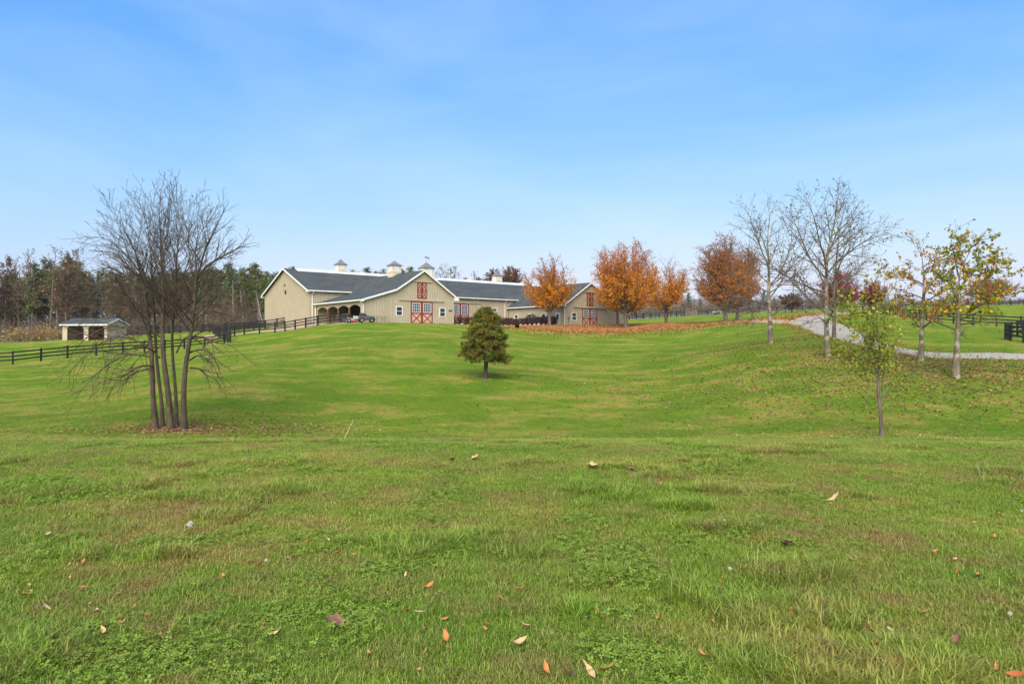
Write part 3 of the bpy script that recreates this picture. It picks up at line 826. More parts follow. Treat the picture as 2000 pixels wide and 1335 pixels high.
fence('black fence with two thick end posts at the right edge', [pxy(1966, 0, 63.2), pxy(1973.5, 0, 62), pxy(1999, 0, 60.5), pxy(2080, 0, 60)], 1.3, 1.4, 3, (True, False))
fence('black fence running back from the thick end posts at the right edge', [pxy(1975, 0, 64.5), pxy(2010, 0, 69), pxy(2060, 0, 75)], 2.6, 1.37, 3)
fence('thin dark fence along the crest of the right hill', [pxy(1740, 0, 176), pxy(1850, 0, 178), pxy(2000, 0, 180), pxy(2160, 0, 184)], 3.2, 1.2, 2)

def picket_gate(label, a, b, n, h, mat):
    """close-boarded gate between two ground points"""
    A, B = gpt(*a), gpt(*b)
    root = empty('field_gate', A); tag(root, label, 'gate')
    for k in range(n):
        p = A.lerp(B, (k + 0.5) / n) - A
        MB().box(p.x - 0.07, p.x + 0.07, p.y - 0.02, p.y + 0.02, p.z + 0.1, p.z + h).build('gate_board', mat, root)
    for zz in (0.35, h - 0.25):
        MB().bar((0, 0.045, zz), tuple(B - A + Vector((0, 0.045, zz))), 0.04, 0.12).build('gate_rail', mat, root)
    return root
picket_gate('brown boarded gate in the far fence behind the maples', pxy(1338, 0, 200), pxy(1363, 0, 201), 14, 1.5, M['bark_dark'])

def tube_gate(label, A, B, h=1.25, bars=6):
    A, B = Vector(A), Vector(B); d = B - A
    root = empty('tube_gate', A); tag(root, label, 'gate')
    for k in range(bars):
        z = 0.12 + (h - 0.12) * k / (bars - 1)
        MB().tube([(0, 0, z), (d.x, d.y, d.z + z)], 0.028, 6).build('tube_bar', M['metal'], root)
    for t in (0, 0.5, 1):
        MB().tube([(d.x * t, d.y * t, d.z * t + 0.1), (d.x * t, d.y * t, d.z * t + h)], 0.03, 6).build('upright', M['metal'], root)
    return root
def bp(u, w): p = barn_pt(u, w); return gpt(p.x, p.y)
tube_gate('grey tube gate closing an arch of the barn porch', bp(-9.25, 7.4), bp(-9.25, 3.9))
tube_gate('grey tube gate by the lane at the far end of the porch', bp(-11.3, 12.6), bp(-10.9, 9.2))
hr = empty('hitching_rail', bp(-8.3, -0.6)); tag(hr, 'tan wooden rail against the gable wall beside the parked vehicle', 'rail')
hr.rotation_euler = (0, 0, math.atan2(D1.y, D1.x))
for x in (0.1, 1.4, 2.7): MB().box(x - 0.05, x + 0.05, -0.05, 0.05, -0.3, 0.98).build('post', M['siding'], hr)
MB().box(0, 2.85, -0.10, 0.10, 0.98, 1.10).build('top_rail', M['siding'], hr)

# ------------------------------------------------------------------ run-in shed on the left
sx, sy = pxy(122, 0, 113.5)
shed = empty('run_in_shed', Vector((sx, sy, gz(sx + 3.4, sy + 1.5) - 0.05)), math.radians(-12))
tag(shed, 'low tan run-in shed with two dark openings and grey roof', 'shed')
W_, D_, H_ = 8.2, 4.2, 2.35
op = [(0.85, 3.95), (4.75, 7.7)]
fw = [(0, -0.8), (0.75, -0.8)]
for a, b in op:
    fw += [(a, -0.8), (a, 1.85), (a + 0.35, 2.12), (b - 0.35, 2.12), (b, 1.85), (b, -0.8)]
fw += [(W_, -0.8), (W_, H_), (0, H_)]
seen = []
for p in fw:
    if not seen or seen[-1] != p: seen.append(p)
MB().prism([(a, 0, z) for a, z in seen], (0, 0.14, 0)).build('front_wall', SID, shed)
rp = H_ + 0.95
for x0 in (0, W_ - 0.12):
    MB().prism([(x0, 0.14, -0.8), (x0, D_, -0.8), (x0, D_, H_), (x0, D_ / 2, rp - 0.08), (x0, 0.14, H_)], (0.12, 0, 0)).build('side_wall', SID, shed)
MB().box(0.12, W_ - 0.12, D_ - 0.12, D_, -0.8, H_).build('rear_wall', M['timber'], shed)
for ya, yb in ((-0.3, D_ / 2), (D_ / 2, D_ + 0.3)):
    za = H_ - 0.05 if ya < 0 else rp; zb = rp if ya < 0 else H_ - 0.05
    r = MB().prism([(-0.3, ya, za + 0.1), (W_ + 0.3, ya, za + 0.1), (W_ + 0.3, yb, zb + 0.1), (-0.3, yb, zb + 0.1)], (0, 0, -0.1)).build('roof_slope', SHI, shed)
MB().box(-0.3, W_ + 0.3, -0.36, -0.303, H_ - 0.14, H_ + 0.06).build('fascia', WHT, shed)
for ya, yb in ((-0.3, D_ / 2), (D_ / 2, D_ + 0.3)):
    za = H_ if ya < 0 else rp; zb = rp if ya < 0 else H_
    MB().prism([(W_ + 0.303, ya, za + 0.06), (W_ + 0.303, yb, zb + 0.06), (W_ + 0.303, yb, zb - 0.12), (W_ + 0.303, ya, za - 0.12)], (0.05, 0, 0)).build('rake_board', WHT, shed)
MB().box(4.27, 4.43, 0.2, D_ - 0.2, -0.5, 2.1).build('partition', M['timber'], shed)

# ------------------------------------------------------------------ parked machines by the porch
def wheel(parent, x, y, z, r, w, rim):
    wt_ = MB(); k = 16
    prof = [(r * 0.55, -w / 2), (r * 0.92, -w / 2), (r, -w / 3), (r, w / 3), (r * 0.92, w / 2), (r * 0.55, w / 2)]
    for rr, yy in prof:
        for j in range(k): t = 2 * math.pi * j / k; wt_.v.append((x + rr * math.cos(t), y + yy, z + rr * math.sin(t)))
    for i in range(len(prof)):
        i2 = (i + 1) % len(prof)
        for j in range(k): wt_.f.append((i * k + j, i * k + (j + 1) % k, i2 * k + (j + 1) % k, i2 * k + j))
    o = wt_.build('wheel', M['black'], parent, smooth=True)
    MB().tube([(x, y - w * 0.35, z), (x, y + w * 0.35, z)], r * 0.56, 12).build('rim', rim, o)
bx_, by_ = pxy(716, 0, 92.6)
uv = empty('utility_vehicle', gpt(bx_, by_, 0.02), math.radians(14)); tag(uv, 'grey green open utility vehicle with sloping windscreen parked by the gable', 'vehicle')
LW = 1.2
def prof_y(mb, poly, y0, y1): return mb.prism([(x, y0, z) for x, z in poly], (0, y1 - y0, 0))
prof_y(MB(), [(-1.05, 0.32), (0.35, 0.30), (0.72, 0.34), (1.02, 0.42), (1.04, 0.66), (0.8, 0.78), (0.08, 0.86), (-0.1, 0.72), (-0.98, 0.74), (-1.08, 0.6)], -LW / 2, LW / 2).build('body', M['body'], uv, bevel=0.05)
prof_y(MB(), [(-0.98, 0.7), (-0.2, 0.7), (0.08, 0.84), (-0.28, 1.20), (-0.86, 1.22)], -LW / 2 + 0.06, LW / 2 - 0.06).build('cab', M['body'], uv, bevel=0.03)
for sy_ in (-1, 1):
    yy = sy_ * (LW / 2 - 0.05)
    prof_y(MB(), [(-0.88, 0.8), (-0.2, 0.8), (-0.03, 0.88), (-0.3, 1.13), (-0.82, 1.14)], min(yy, yy + sy_ * 0.012), max(yy, yy + sy_ * 0.012)).build('side_window', GLS, uv)
    for xx, rr in ((-0.62, 0.31), (0.62, 0.28)): wheel(uv, xx, sy_ * (LW / 2 - 0.04), rr - 0.02, rr, 0.22, M['metal'])
    MB().tube([(1.03, sy_ * 0.38, 0.6), (1.06, sy_ * 0.38, 0.6)], 0.08, 10).build('headlight', WHT, uv)
MB().bar((0.10, 0, 0.87), (-0.25, 0, 1.19), LW - 0.3, 0.02).build('windscreen', GLS, uv)
MB().box(0.95, 1.10, -LW / 2 + 0.1, LW / 2 - 0.1, 0.26, 0.4).build('bumper', M['black'], uv)
bx_, by_ = pxy(690, 0, 94.6)
tr = empty('garden_tractor', gpt(bx_, by_, 0.02), math.radians(8)); tag(tr, 'small garden tractor with light grey hood and black seat left of the utility vehicle', 'tractor')
prof_y(MB(), [(-0.05, 0.42), (0.72, 0.42), (0.78, 0.75), (0.6, 0.86), (0.0, 0.9)], -0.28, 0.28).build('hood', M['grey_body'], tr, bevel=0.05)
prof_y(MB(), [(-0.8, 0.36), (0.1, 0.32), (0.1, 0.46), (-0.25, 0.6), (-0.75, 0.66)], -0.42, 0.42).build('rear_fender', M['grey_body'], tr, bevel=0.04)
prof_y(MB(), [(-0.62, 0.66), (-0.2, 0.66), (-0.2, 0.76), (-0.5, 0.78), (-0.62, 1.15), (-0.72, 1.13)], -0.24, 0.24).build('seat', M['black'], tr, bevel=0.03)
MB().tube([(0.0, 0, 0.88), (-0.14, 0, 1.08)], 0.025, 6).tube([(-0.14 + 0.16 * math.cos(t) * 0.4, 0.17 * math.sin(t), 1.08 + 0.10 * math.cos(t)) for t in np.linspace(0, 2 * math.pi, 13)], 0.018, 6).build('steering_wheel', M['black'], tr)
MB().box(-0.25, 0.45, -0.55, 0.55, 0.14, 0.3).build('mower_deck', M['redcan'], tr, bevel=0.04)
for sy_ in (-1, 1):
    wheel(tr, -0.5, sy_ * 0.42, 0.30, 0.30, 0.24, M['metal']); wheel(tr, 0.55, sy_ * 0.36, 0.22, 0.22, 0.16, M['metal'])
bx_, by_ = pxy(679, 0, 95.6)
ct = empty('mesh_cart', gpt(bx_, by_, 0.02), math.radians(8)); tag(ct, 'black mesh sided cart behind the garden tractor', 'cart')
MB().box(-0.6, 0.5, -0.5, 0.5, 0.38, 0.46).build('bed', M['timber'], ct)
for y_ in (-0.5, 0.46):
    for k in range(7): MB().bar((-0.58 + k * 0.175, y_ + 0.02, 0.46), (-0.58 + k * 0.175, y_ + 0.02, 1.12), 0.03, 0.03, (0, 1, 0)).build('side_bar', M['black'], ct)
    for zz in (0.62, 0.85, 1.1): MB().bar((-0.6, y_ + 0.02, zz), (0.5, y_ + 0.02, zz), 0.025, 0.04).build('side_rail', M['black'], ct)
for sy_ in (-1, 1): wheel(ct, -0.1, sy_ * 0.58, 0.24, 0.24, 0.14, M['metal'])
MB().bar((0.5, 0, 0.42), (1.1, 0, 0.36), 0.05, 0.05).build('drawbar', M['metal'], ct)
bx_, by_ = pxy(728.5, 0, 93.2)
can = empty('red_bucket', gpt(bx_, by_)); tag(can, 'red plastic bucket standing right of the utility vehicle', 'bucket')
MB().tube([(0, 0, 0), (0, 0, 0.08), (0, 0, 0.36), (0, 0, 0.40)], [0.13, 0.14, 0.18, 0.19], 14).build('tub', M['redcan'], can)
MB().tube([(0.19 * math.cos(t), 0.02, 0.38 + 0.12 * math.sin(t)) for t in np.linspace(0, math.pi, 9)], 0.008, 5).build('handle', M['metal'], can)
# black drain pipe mouth in the leaf litter
bx_, by_ = pxy(1010, 0, 101)
dp = empty('drain_pipe', gpt(bx_, by_)); tag(dp, 'black drain pipe mouth poking out of the orange leaf litter', 'pipe')
tp = MB()
for k in range(9):
    a = k / 8
    r0 = 0.30 + (0.02 if k % 2 else 0)
    for j in range(14): t = 2 * math.pi * j / 14; tp.v.append((r0 * math.cos(t), -0.35 + a * 0.9, 0.2 - a * 0.12 + r0 * math.sin(t)))
for k in range(8):
    for j in range(14): tp.f.append((k * 14 + j, k * 14 + (j + 1) % 14, k * 14 + 14 + (j + 1) % 14, k * 14 + 14 + j))
tp.f.append(tuple(8 * 14 + j for j in range(14)))
tp.build('pipe', M['black'], dp)
# ------------------------------------------------------------------ trees
def tubes_mesh(name, polys, sides):
    """polys: list of (pts list, radii list, level); sides by level"""
    VV, FF = [], []; n0 = 0
    for pts, rad, lvl in polys:
        P = np.array(pts, float); R = np.array(rad, float); k = sides[min(lvl, len(sides) - 1)]
        Tn = np.gradient(P, axis=0); Tn /= np.linalg.norm(Tn, axis=1)[:, None] + 1e-9
        ref = np.array([0.31, 0.17, 0.94]) if abs(Tn[0, 2]) < 0.8 else np.array([0.98, 0.11, 0.17])
        A = np.cross(Tn, ref); A /= np.linalg.norm(A, axis=1)[:, None] + 1e-9
        B = np.cross(Tn, A)
        th = np.arange(k) * 2 * np.pi / k
        ring = P[:, None] + R[:, None, None] * (A[:, None] * np.cos(th)[None, :, None] + B[:, None] * np.sin(th)[None, :, None])
        n = len(P); VV.append(ring.reshape(-1, 3))
        a = n0 + (np.arange(n - 1)[:, None] * k + np.arange(k)[None]); b = n0 + (np.arange(n - 1)[:, None] * k + (np.arange(k)[None] + 1) % k)
        FF.append(np.stack([a, b, b + k, a + k], 2).reshape(-1, 4)); n0 += n * k
    return mesh_np(name, np.concatenate(VV), np.concatenate(FF), smooth=True)

def nrm(v):
    l = math.sqrt(v[0] * v[0] + v[1] * v[1] + v[2] * v[2]) or 1.0
    return (v[0] / l, v[1] / l, v[2] / l)
def crs(a, b): return (a[1] * b[2] - a[2] * b[1], a[2] * b[0] - a[0] * b[2], a[0] * b[1] - a[1] * b[0])

def branch(out, rnd, p, d, L, r, lvl, P, trop=None):
    seg = P['seg']; n = max(3, min(9, int(L / seg))); st = L / n
    tr = P['trop'][min(lvl, len(P['trop']) - 1)] if trop is None else trop
    w = P['wob']; pts = [p]; rad = [r]; dirs = [d]
    rt = max(P['rmin'], r * P.get('taper', 0.35))
    for i in range(n):
        d = nrm((d[0] + rnd.gauss(0, w), d[1] + rnd.gauss(0, w), d[2] + rnd.gauss(0, w) + tr))
        p = (p[0] + d[0] * st, p[1] + d[1] * st, p[2] + d[2] * st)
        pts.append(p); rad.append(max(P['rmin'], r + (rt - r) * (i + 1) / n)); dirs.append(d)
    out.append((pts, rad, lvl))
    if lvl < P['max'] and L > P.get('lmin', 0.3):
        kids(out, rnd, pts, rad, dirs, L, lvl, P)

def kids(out, rnd, pts, rad, dirs, L, lvl, P, trop=None):
    k = max(1, int(P['den'][lvl] * L * rnd.uniform(0.85, 1.15) + 0.5)); n = len(pts) - 1; az = rnd.uniform(0, 6.28)
    cs = P['cs'][lvl]
    for j in range(k):
        t = cs + (1 - cs) * (j + rnd.random()) / k
        f = min(t * n, n - 1e-4); i = int(f); q = f - i
        a, b = pts[i], pts[i + 1]
        p = (a[0] + (b[0] - a[0]) * q, a[1] + (b[1] - a[1]) * q, a[2] + (b[2] - a[2]) * q)
        d = dirs[min(i + 1, n)]
        az += 2.4 + rnd.gauss(0, 0.5)
        u = crs(d, (0.2, 0.4, 1.0) if abs(d[2]) < 0.9 else (1, 0.2, 0)); u = nrm(u); v = crs(d, u)
        a0, a1 = P['ang'][lvl]; an = math.radians(rnd.uniform(a0, a1) if lvl else a0 + (a1 - a0) * t + rnd.gauss(0, 7))
        s, c = math.sin(an), math.cos(an)
        nd = nrm(tuple(d[m] * c + (u[m] * math.cos(az) + v[m] * math.sin(az)) * s for m in range(3)))
        shp = P['shape'](t) if lvl == 0 else (1.05 - 0.55 * t)
        cl = (P['len0'] if lvl == 0 else L * P['ratio'][lvl]) * shp * rnd.uniform(0.75, 1.2)
        rr = rad[i] + (rad[i + 1] - rad[i]) * q
        branch(out, rnd, p, nd, cl, max(P['rmin'], rr * P['rr'][lvl]), lvl + 1, P, trop)

def stem_line(pts):
    """pts: (x, y, z, r) -> smooth stem polyline with radii and dirs"""
    L = smooth_line([p[:3] for p in pts], 0.35)
    s_ = np.linspace(0, 1, len(L)); ph = (pts[0][0] * 7.3 + pts[-1][2] * 3.1) % 6.28; am = 0.012 * np.linalg.norm(L[-1] - L[0]) * s_ * (1 - s_)
    L = L + np.stack([am * np.sin(13 * s_ + ph), am * np.cos(11 * s_ + 2 * ph), 0 * s_], 1)
    rs = np.interp(np.linspace(0, 1, len(L)), np.linspace(0, 1, len(pts)), [p[3] for p in pts])
    T_ = np.gradient(L, axis=0); T_ /= np.linalg.norm(T_, axis=1)[:, None]
    return [tuple(p) for p in L], list(rs), [tuple(t) for t in T_]

def gen(seed, stems, P):
    rnd = random.Random(seed); out = []
    for s in stems:
        pts, rad, dirs = stem_line(s)
        out.append((pts, rad, 0))
        L = sum(math.dist(a, b) for a, b in zip(pts[:-1], pts[1:]))
        kids(out, rnd, pts, rad, dirs, L, 0, P)
    return out

def leaf_mesh(name, P, size, rng, cols, aspect=0.7, droop=0.0, jitter=0.0):
    """one folded kite per leaf (two triangles each)"""
    n = len(P); P = np.asarray(P) + rng.normal(0, jitter, (n, 3)) if jitter else np.asarray(P)
    d = rng.normal(0, 1, (n, 3)); d[:, 2] = d[:, 2] * 0.7 - droop; d /= np.linalg.norm(d, axis=1)[:, None]
    u = np.cross(d, rng.normal(0, 1, (n, 3))); u /= np.linalg.norm(u, axis=1)[:, None] + 1e-9
    w = np.cross(d, u)
    s = (size * rng.uniform(0.65, 1.35, n))[:, None]
    mid = P + d * s * 0.5
    V = np.stack([P, mid + u * s * aspect * 0.5 + w * s * 0.12, P + d * s, mid - u * s * aspect * 0.5 + w * s * 0.12], 1).reshape(-1, 3)
    i = np.arange(n) * 4
    Fc = np.concatenate([np.stack([i, i + 1, i + 2], 1), np.stack([i, i + 2, i + 3], 1)])
    return mesh_np(name, V, Fc, colors=np.repeat(cols, 4, axis=0))

def pick_cols(rng, n, palette, weights=None, var=0.15):
    pal = np.array([s2l(*c)[:3] for c in palette]); w = None if weights is None else np.array(weights) / sum(weights)
    c = pal[rng.choice(len(pal), n, p=w)]
    return np.clip(c * (1 + rng.normal(0, var, (n, 1))), 0.003, 0.95)

def along(polys, rng, n, minlvl=2, tmin=0.15):
    """n points spread over branches of the outer levels, by length"""
    segs = []
    for pts, rad, lvl in polys:
        if lvl >= minlvl:
            k = len(pts); i0 = int(k * tmin)
            segs += list(zip(pts[i0:-1], pts[i0 + 1:]))
    S = np.array(segs); L = np.linalg.norm(S[:, 1] - S[:, 0], axis=1)
    i = rng.choice(len(S), n, p=L / L.sum()); t = rng.random((n, 1))
    return S[i, 0] * (1 - t) + S[i, 1] * t

def build_tree(name, label, base, polys, bark, cat='tree', group=None, twig=None, sides=(9, 6, 4, 3, 3), leaf=None, rz=0.0, split=1):
    root = empty(name, base, rz); tag(root, label, cat, group)
    tr = [q for q in polys if q[2] < split]; br = [q for q in polys if q[2] >= split]
    for k, q in enumerate(tr): link_mesh('trunk', tubes_mesh('trunk', [q], sides), bark, root)
    if br: link_mesh('branches', tubes_mesh('branches', br, sides), twig or bark, root)
    if leaf is not None: link_mesh('crown', leaf[0], leaf[1], root)
    return root
def copy_tree(root, loc, rz, sc, label=None, group=None):
    r = root.copy(); C.objects.link(r); r.location = loc; r.rotation_euler = (0, 0, rz); r.scale = sc
    if label: r['label'] = label
    if group: r['group'] = group
    for ch in root.children:
        c = ch.copy(); C.objects.link(c); c.parent = r
    return r

def px_stem(base_px, base_py, Y, pts, flare=1.0):
    """stem drawn over the photograph at distance Y (+ depth offset), local to its base"""
    b = at(base_px, base_py, Y); out = []
    for px, py, dy, r in pts:
        q = at(px, py, Y + dy); out.append((q.x - b.x, dy, q.z - b.z, r))
    out[0] = (out[0][0], out[0][1], -0.25, out[0][3] * flare)
    return out
def foot(px, Y):
    x, y = pxy(px, 0, Y); return gpt(x, y, -0.02)

# ---- multi-stemmed bare tree, left foreground
Yt = 31.5; rngT = np.random.default_rng(31)
ST = [
 [(306, 838, 0.0, .15), (299, 770, -0.1, .125), (291, 640, -0.3, .11), (278, 540, -0.5, .08), (262, 490, -0.7, .045), (240, 448, -0.9, .014)],
 [(318, 836, 0.6, .10), (314, 770, 0.7, .085), (301, 640, 1.0, .075), (296, 500, 1.3, .055), (290, 460, 1.4, .035), (284, 418, 1.5, .012)],
 [(334, 841, -0.2, .16), (328, 770, -0.2, .135), (317, 640, -0.2, .115), (316, 500, -0.1, .085), (313, 450, 0.0, .05), (310, 405, 0.0, .014)],
 [(346, 838, 0.5, .10), (342, 770, 0.7, .085), (338, 640, 1.0, .075), (346, 500, 1.3, .055), (352, 460, 1.5, .035), (358, 418, 1.6, .012)],
 [(360, 841, -0.15, .16), (359, 770, -0.3, .13), (373, 640, -0.5, .11), (384, 545, -0.6, .08), (382, 495, -0.7, .045), (388, 452, -0.8, .014)],
]
stems = [px_stem(333, 840, Yt, [(p[0], p[1], p[2], p[3] * 0.84) for p in s], 1.3) for s in ST]
Pm = dict(seg=0.28, wob=0.075, trop=[0, 0.055, 0.05, 0.03], rmin=0.0055, taper=0.3, max=3, lmin=0.35, den=[3.0, 3.4, 3.8], cs=[0.48, 0.15, 0.15],
          ang=[(62, 32), (22, 42), (25, 55)], shape=lambda t: 1.12 - 0.62 * t, len0=3.7, ratio=[0, 0.46, 0.45], rr=[0.42, 0.6, 0.7])
polys = gen(31, stems, Pm)
# right-hand fork
rnd = random.Random(5)
def px_branch(pts, Pz, base=(333, 840, 31.5), den_lvl=1):
    s = px_stem(*base, pts); s[0] = (s[0][0], s[0][1], (at(pts[0][0], pts[0][1], base[2] + pts[0][2]) - at(base[0], base[1], base[2])).z, pts[0][3])
    p_, r_, d_ = stem_line(s); polys.append((p_, r_, 1))
    kids(polys, rnd, p_, r_, d_, sum(math.dist(a, b) for a, b in zip(p_[:-1], p_[1:])), den_lvl, Pz)
Pf = dict(Pm); Pf['cs'] = [0.3, 0.25, 0.15]
px_branch([(384, 545, -0.6, .065), (405, 520, -0.9, .05), (440, 500, -1.2, .032), (482, 478, -1.6, .012)], Pf)
px_branch([(383, 560, -0.6, .05), (400, 490, -0.3, .04), (425, 440, 0.0, .025), (440, 405, 0.2, .01)], Pf)
# arching, drooping lower limbs
Pd = dict(Pm); Pd['trop'] = [0, -0.03, -0.03, 0.01]; Pd['den'] = [2.6, 3.3, 3.6]; Pd['ang'] = [(50, 60), (18, 45), (25, 55)]; Pd['wob'] = 0.09; Pd['ratio'] = [0, 0.48, 0.45]
for s0, mid, tip, dy in [((298, 700), (235, 700), (150, 775), -1.2), ((299, 715), (250, 730), (205, 785), -1.8), ((296, 680), (220, 660), (130, 735), 0.6), ((300, 660), (215, 640), (140, 690), -0.8),
                     ((296, 640), (215, 600), (150, 640), 1.2), ((300, 720), (240, 745), (180, 760), 1.0), ((293, 620), (220, 560), (165, 590), -1.4), ((305, 690), (262, 680), (190, 735), -2.2),
                     ((312, 700), (285, 690), (245, 745), 2.0), ((296, 600), (230, 530), (160, 540), 0.3), ((290, 580), (240, 510), (190, 495), -1.0), ((292, 560), (225, 480), (165, 470), 0.8),
                     ((370, 690), (410, 690), (440, 760), -1.4), ((370, 705), (400, 700), (430, 745), -0.4), ((372, 660), (420, 670), (485, 705), -0.8), ((371, 720), (405, 735), (440, 770), 0.8),
                     ((376, 630), (420, 610), (455, 650), 1.0), ((378, 600), (415, 570), (450, 580), -1.2), ((345, 690), (365, 660), (405, 690), 2.2), ((322, 670), (280, 640), (220, 680), 2.4),
                     ((345, 610), (300, 570), (250, 600), -2.4)]:
    px_branch([(s0[0], s0[1], dy * 0.15, .045), ((s0[0] + mid[0]) / 2, (s0[1] + mid[1]) / 2 - 6, dy * 0.4, .034), (mid[0], mid[1], dy * 0.7, .024), ((mid[0] + tip[0]) / 2, (mid[1] + tip[1]) / 2 - 10, dy * 0.9, .015), (tip[0], tip[1], dy, .008)], Pd)
b = foot(333, Yt)
lp = along(polys, rngT, 260, 2)
lm = leaf_mesh('crown', lp[lp[:, 2] > 5], 0.07, rngT, pick_cols(rngT, int((lp[:, 2] > 5).sum()), [(120, 84, 56), (92, 66, 48)]))
t_left = build_tree('bare_tree', 'large leafless tree with a cluster of grey stems rising from one base', b, polys, M['bark_brown'], leaf=(lm, M['leaf']))

# ---- bare and half-bare sycamores along the drive
Ps = dict(seg=0.4, wob=0.07, trop=[0, 0.045, 0.02, 0.0], rmin=0.008, taper=0.3, max=3, lmin=0.4, den=[2.0, 2.9, 3.0], cs=[0.22, 0.25, 0.2],
          ang=[(75, 30), (28, 55), (30, 60)], shape=lambda t: 1.1 - 0.72 * t, len0=4.0, ratio=[0, 0.5, 0.45], rr=[0.45, 0.6, 0.7])
def syc(px, py, Y, name, label, seed, stem_px, limbs, Pz, nleaf, leafsize, pal, wts, region=None, bark='bark_syc', group=None, minl=2):
    global polys, rnd
    rg = np.random.default_rng(seed); rnd = random.Random(seed + 1)
    th = 0.74
    polys = gen(seed, [px_stem(px, py, Y, [(p[0], p[1], p[2], p[3] * th) for p in s], 1.45) for s in stem_px], Pz)
    for lb in limbs: px_branch([(p[0], p[1], p[2], p[3] * 0.66) for p in lb], Pz, (px, py, Y))
    b = foot(px, Y)
    lp = along(polys, rg, nleaf, minl)
    if region is not None:
        keep = rg.random(len(lp)) < region(lp); lp = lp[keep]
    lm = leaf_mesh('crown', lp, leafsize, rg, pick_cols(rg, len(lp), pal, wts), 0.85, 0.35, 0.06)
    return build_tree(name, label, b, polys, M[bark], leaf=(lm, M['leaf']), group=group, twig=M['bark_grey'])
BR = [(112, 82, 54), (136, 100, 62), (84, 64, 48)]
syc(1505, 668, 56, 'bare_tree', 'slim nearly bare tree left of the drive, with a pale straight trunk', 41,
    [[(1505, 668, 0, .23), (1503, 600, 0, .2), (1501, 520, 0, .14), (1500, 460, 0, .08), (1505, 412, .2, .02)]],
    [[(1502, 520, 0, .1), (1485, 480, .8, .07), (1470, 440, 1.4, .04), (1458, 400, 1.8, .012)], [(1503, 590, 0, .09), (1465, 585, -1.5, .06), (1420, 570, -2.5, .03), (1385, 545, -3, .012)],
     [(1503, 555, 0, .09), (1530, 520, 1, .06), (1545, 470, 1.6, .03), (1548, 420, 2, .012)], [(1504, 600, 0, .07), (1460, 608, -2, .05), (1410, 600, -3, .02)], [(1503, 570, 0, .08), (1540, 545, -1, .05), (1580, 520, -2, .015)]],
    Ps, 700, 0.12, BR, [2, 1, 2])
Pb = dict(Ps); Pb['len0'] = 4.2; Pb['den'] = [2.0, 3.0, 3.0]
syc(1617, 696, 48, 'bare_tree', 'tallest bare tree at the drive, with wide spreading pale limbs', 42,
    [[(1617, 696, 0, .24), (1614, 620, 0, .2), (1613, 560, 0, .17), (1617, 500, 0, .12), (1628, 440, .3, .07), (1638, 378, .5, .016)]],
    [[(1614, 545, 0, .12), (1585, 510, .5, .09), (1563, 460, .9, .06), (1542, 410, 1.2, .015)], [(1616, 520, 0, .10), (1598, 460, -.8, .07), (1590, 425, -1.2, .04), (1572, 380, -1.4, .012)],
     [(1613, 572, 0, .10), (1580, 560, -1.2, .07), (1530, 535, -2, .04), (1475, 490, -2.6, .012)], [(1618, 530, 0, .10), (1650, 500, .8, .07), (1690, 470, 1.4, .035), (1740, 455, 1.8, .012)],
     [(1625, 480, .2, .08), (1665, 430, -.8, .05), (1684, 410, -1.2, .012)], [(1614, 600, 0, .07), (1580, 590, 1.2, .05), (1545, 590, 2, .02), (1510, 610, 2.4, .01)], [(1617, 640, 0, .06), (1600, 620, -1.5, .04), (1560, 640, -2.2, .015)],
     [(1616, 500, 0, .09), (1640, 440, 1.4, .05), (1652, 400, 2.0, .012)]],
    Pb, 900, 0.12, BR, [2, 1, 2])
syc(1629, 662, 57.5, 'bare_tree', 'thinner bare tree standing close behind the tallest one', 43,
    [[(1629, 662, 0, .18), (1629, 600, 0, .16), (1632, 520, 0, .12), (1638, 465, 0, .06), (1646, 420, .2, .015)]],
    [[(1630, 560, 0, .08), (1660, 530, .8, .05), (1700, 500, 1.2, .012)]], dict(Ps, len0=3.2), 250, 0.12, BR, [2, 1, 2], bark='bark_grey')
PAL = [(166, 152, 48), (206, 160, 52), (186, 114, 48), (122, 136, 44), (150, 96, 50)]
Pl = dict(Ps); Pl['len0'] = 3.0; Pl['trop'] = [0, 0.0, -0.01, -0.02]; Pl['ang'] = [(88, 40), (30, 60), (30, 65)]; Pl['den'] = [2.5, 2.8, 2.8]; Pl['cs'] = [0.3, 0.2, 0.2]
hD = 47 / F
syc(1797, 706, 47, 'sycamore_tree', 'sycamore with thin yellow and rust leaves, left of the leafier one', 44,
    [[(1797, 706, 0, .25), (1801, 640, 0, .21), (1804, 570, 0, .17), (1803, 520, 0, .12), (1799, 490, .1, .05), (1794, 465, .2, .015)]],
    [[(1803, 555, 0, .08), (1770, 540, -.8, .05), (1735, 530, -1.2, .015)], [(1803, 530, 0, .08), (1835, 510, .6, .05), (1860, 500, 1.2, .015)], [(1801, 600, 0, .07), (1765, 595, 1, .05), (1735, 600, 1.6, .015)],
     [(1803, 590, 0, .06), (1840, 590, -1, .04), (1870, 600, -1.6, .015)]],
    Pl, 3000, 0.155, PAL, [2, 3, 3, 1, 3], lambda p: np.where(p[:, 2] < 2.9, 0.06, np.where(p[:, 2] < 7.2, 0.62, 0.2)))
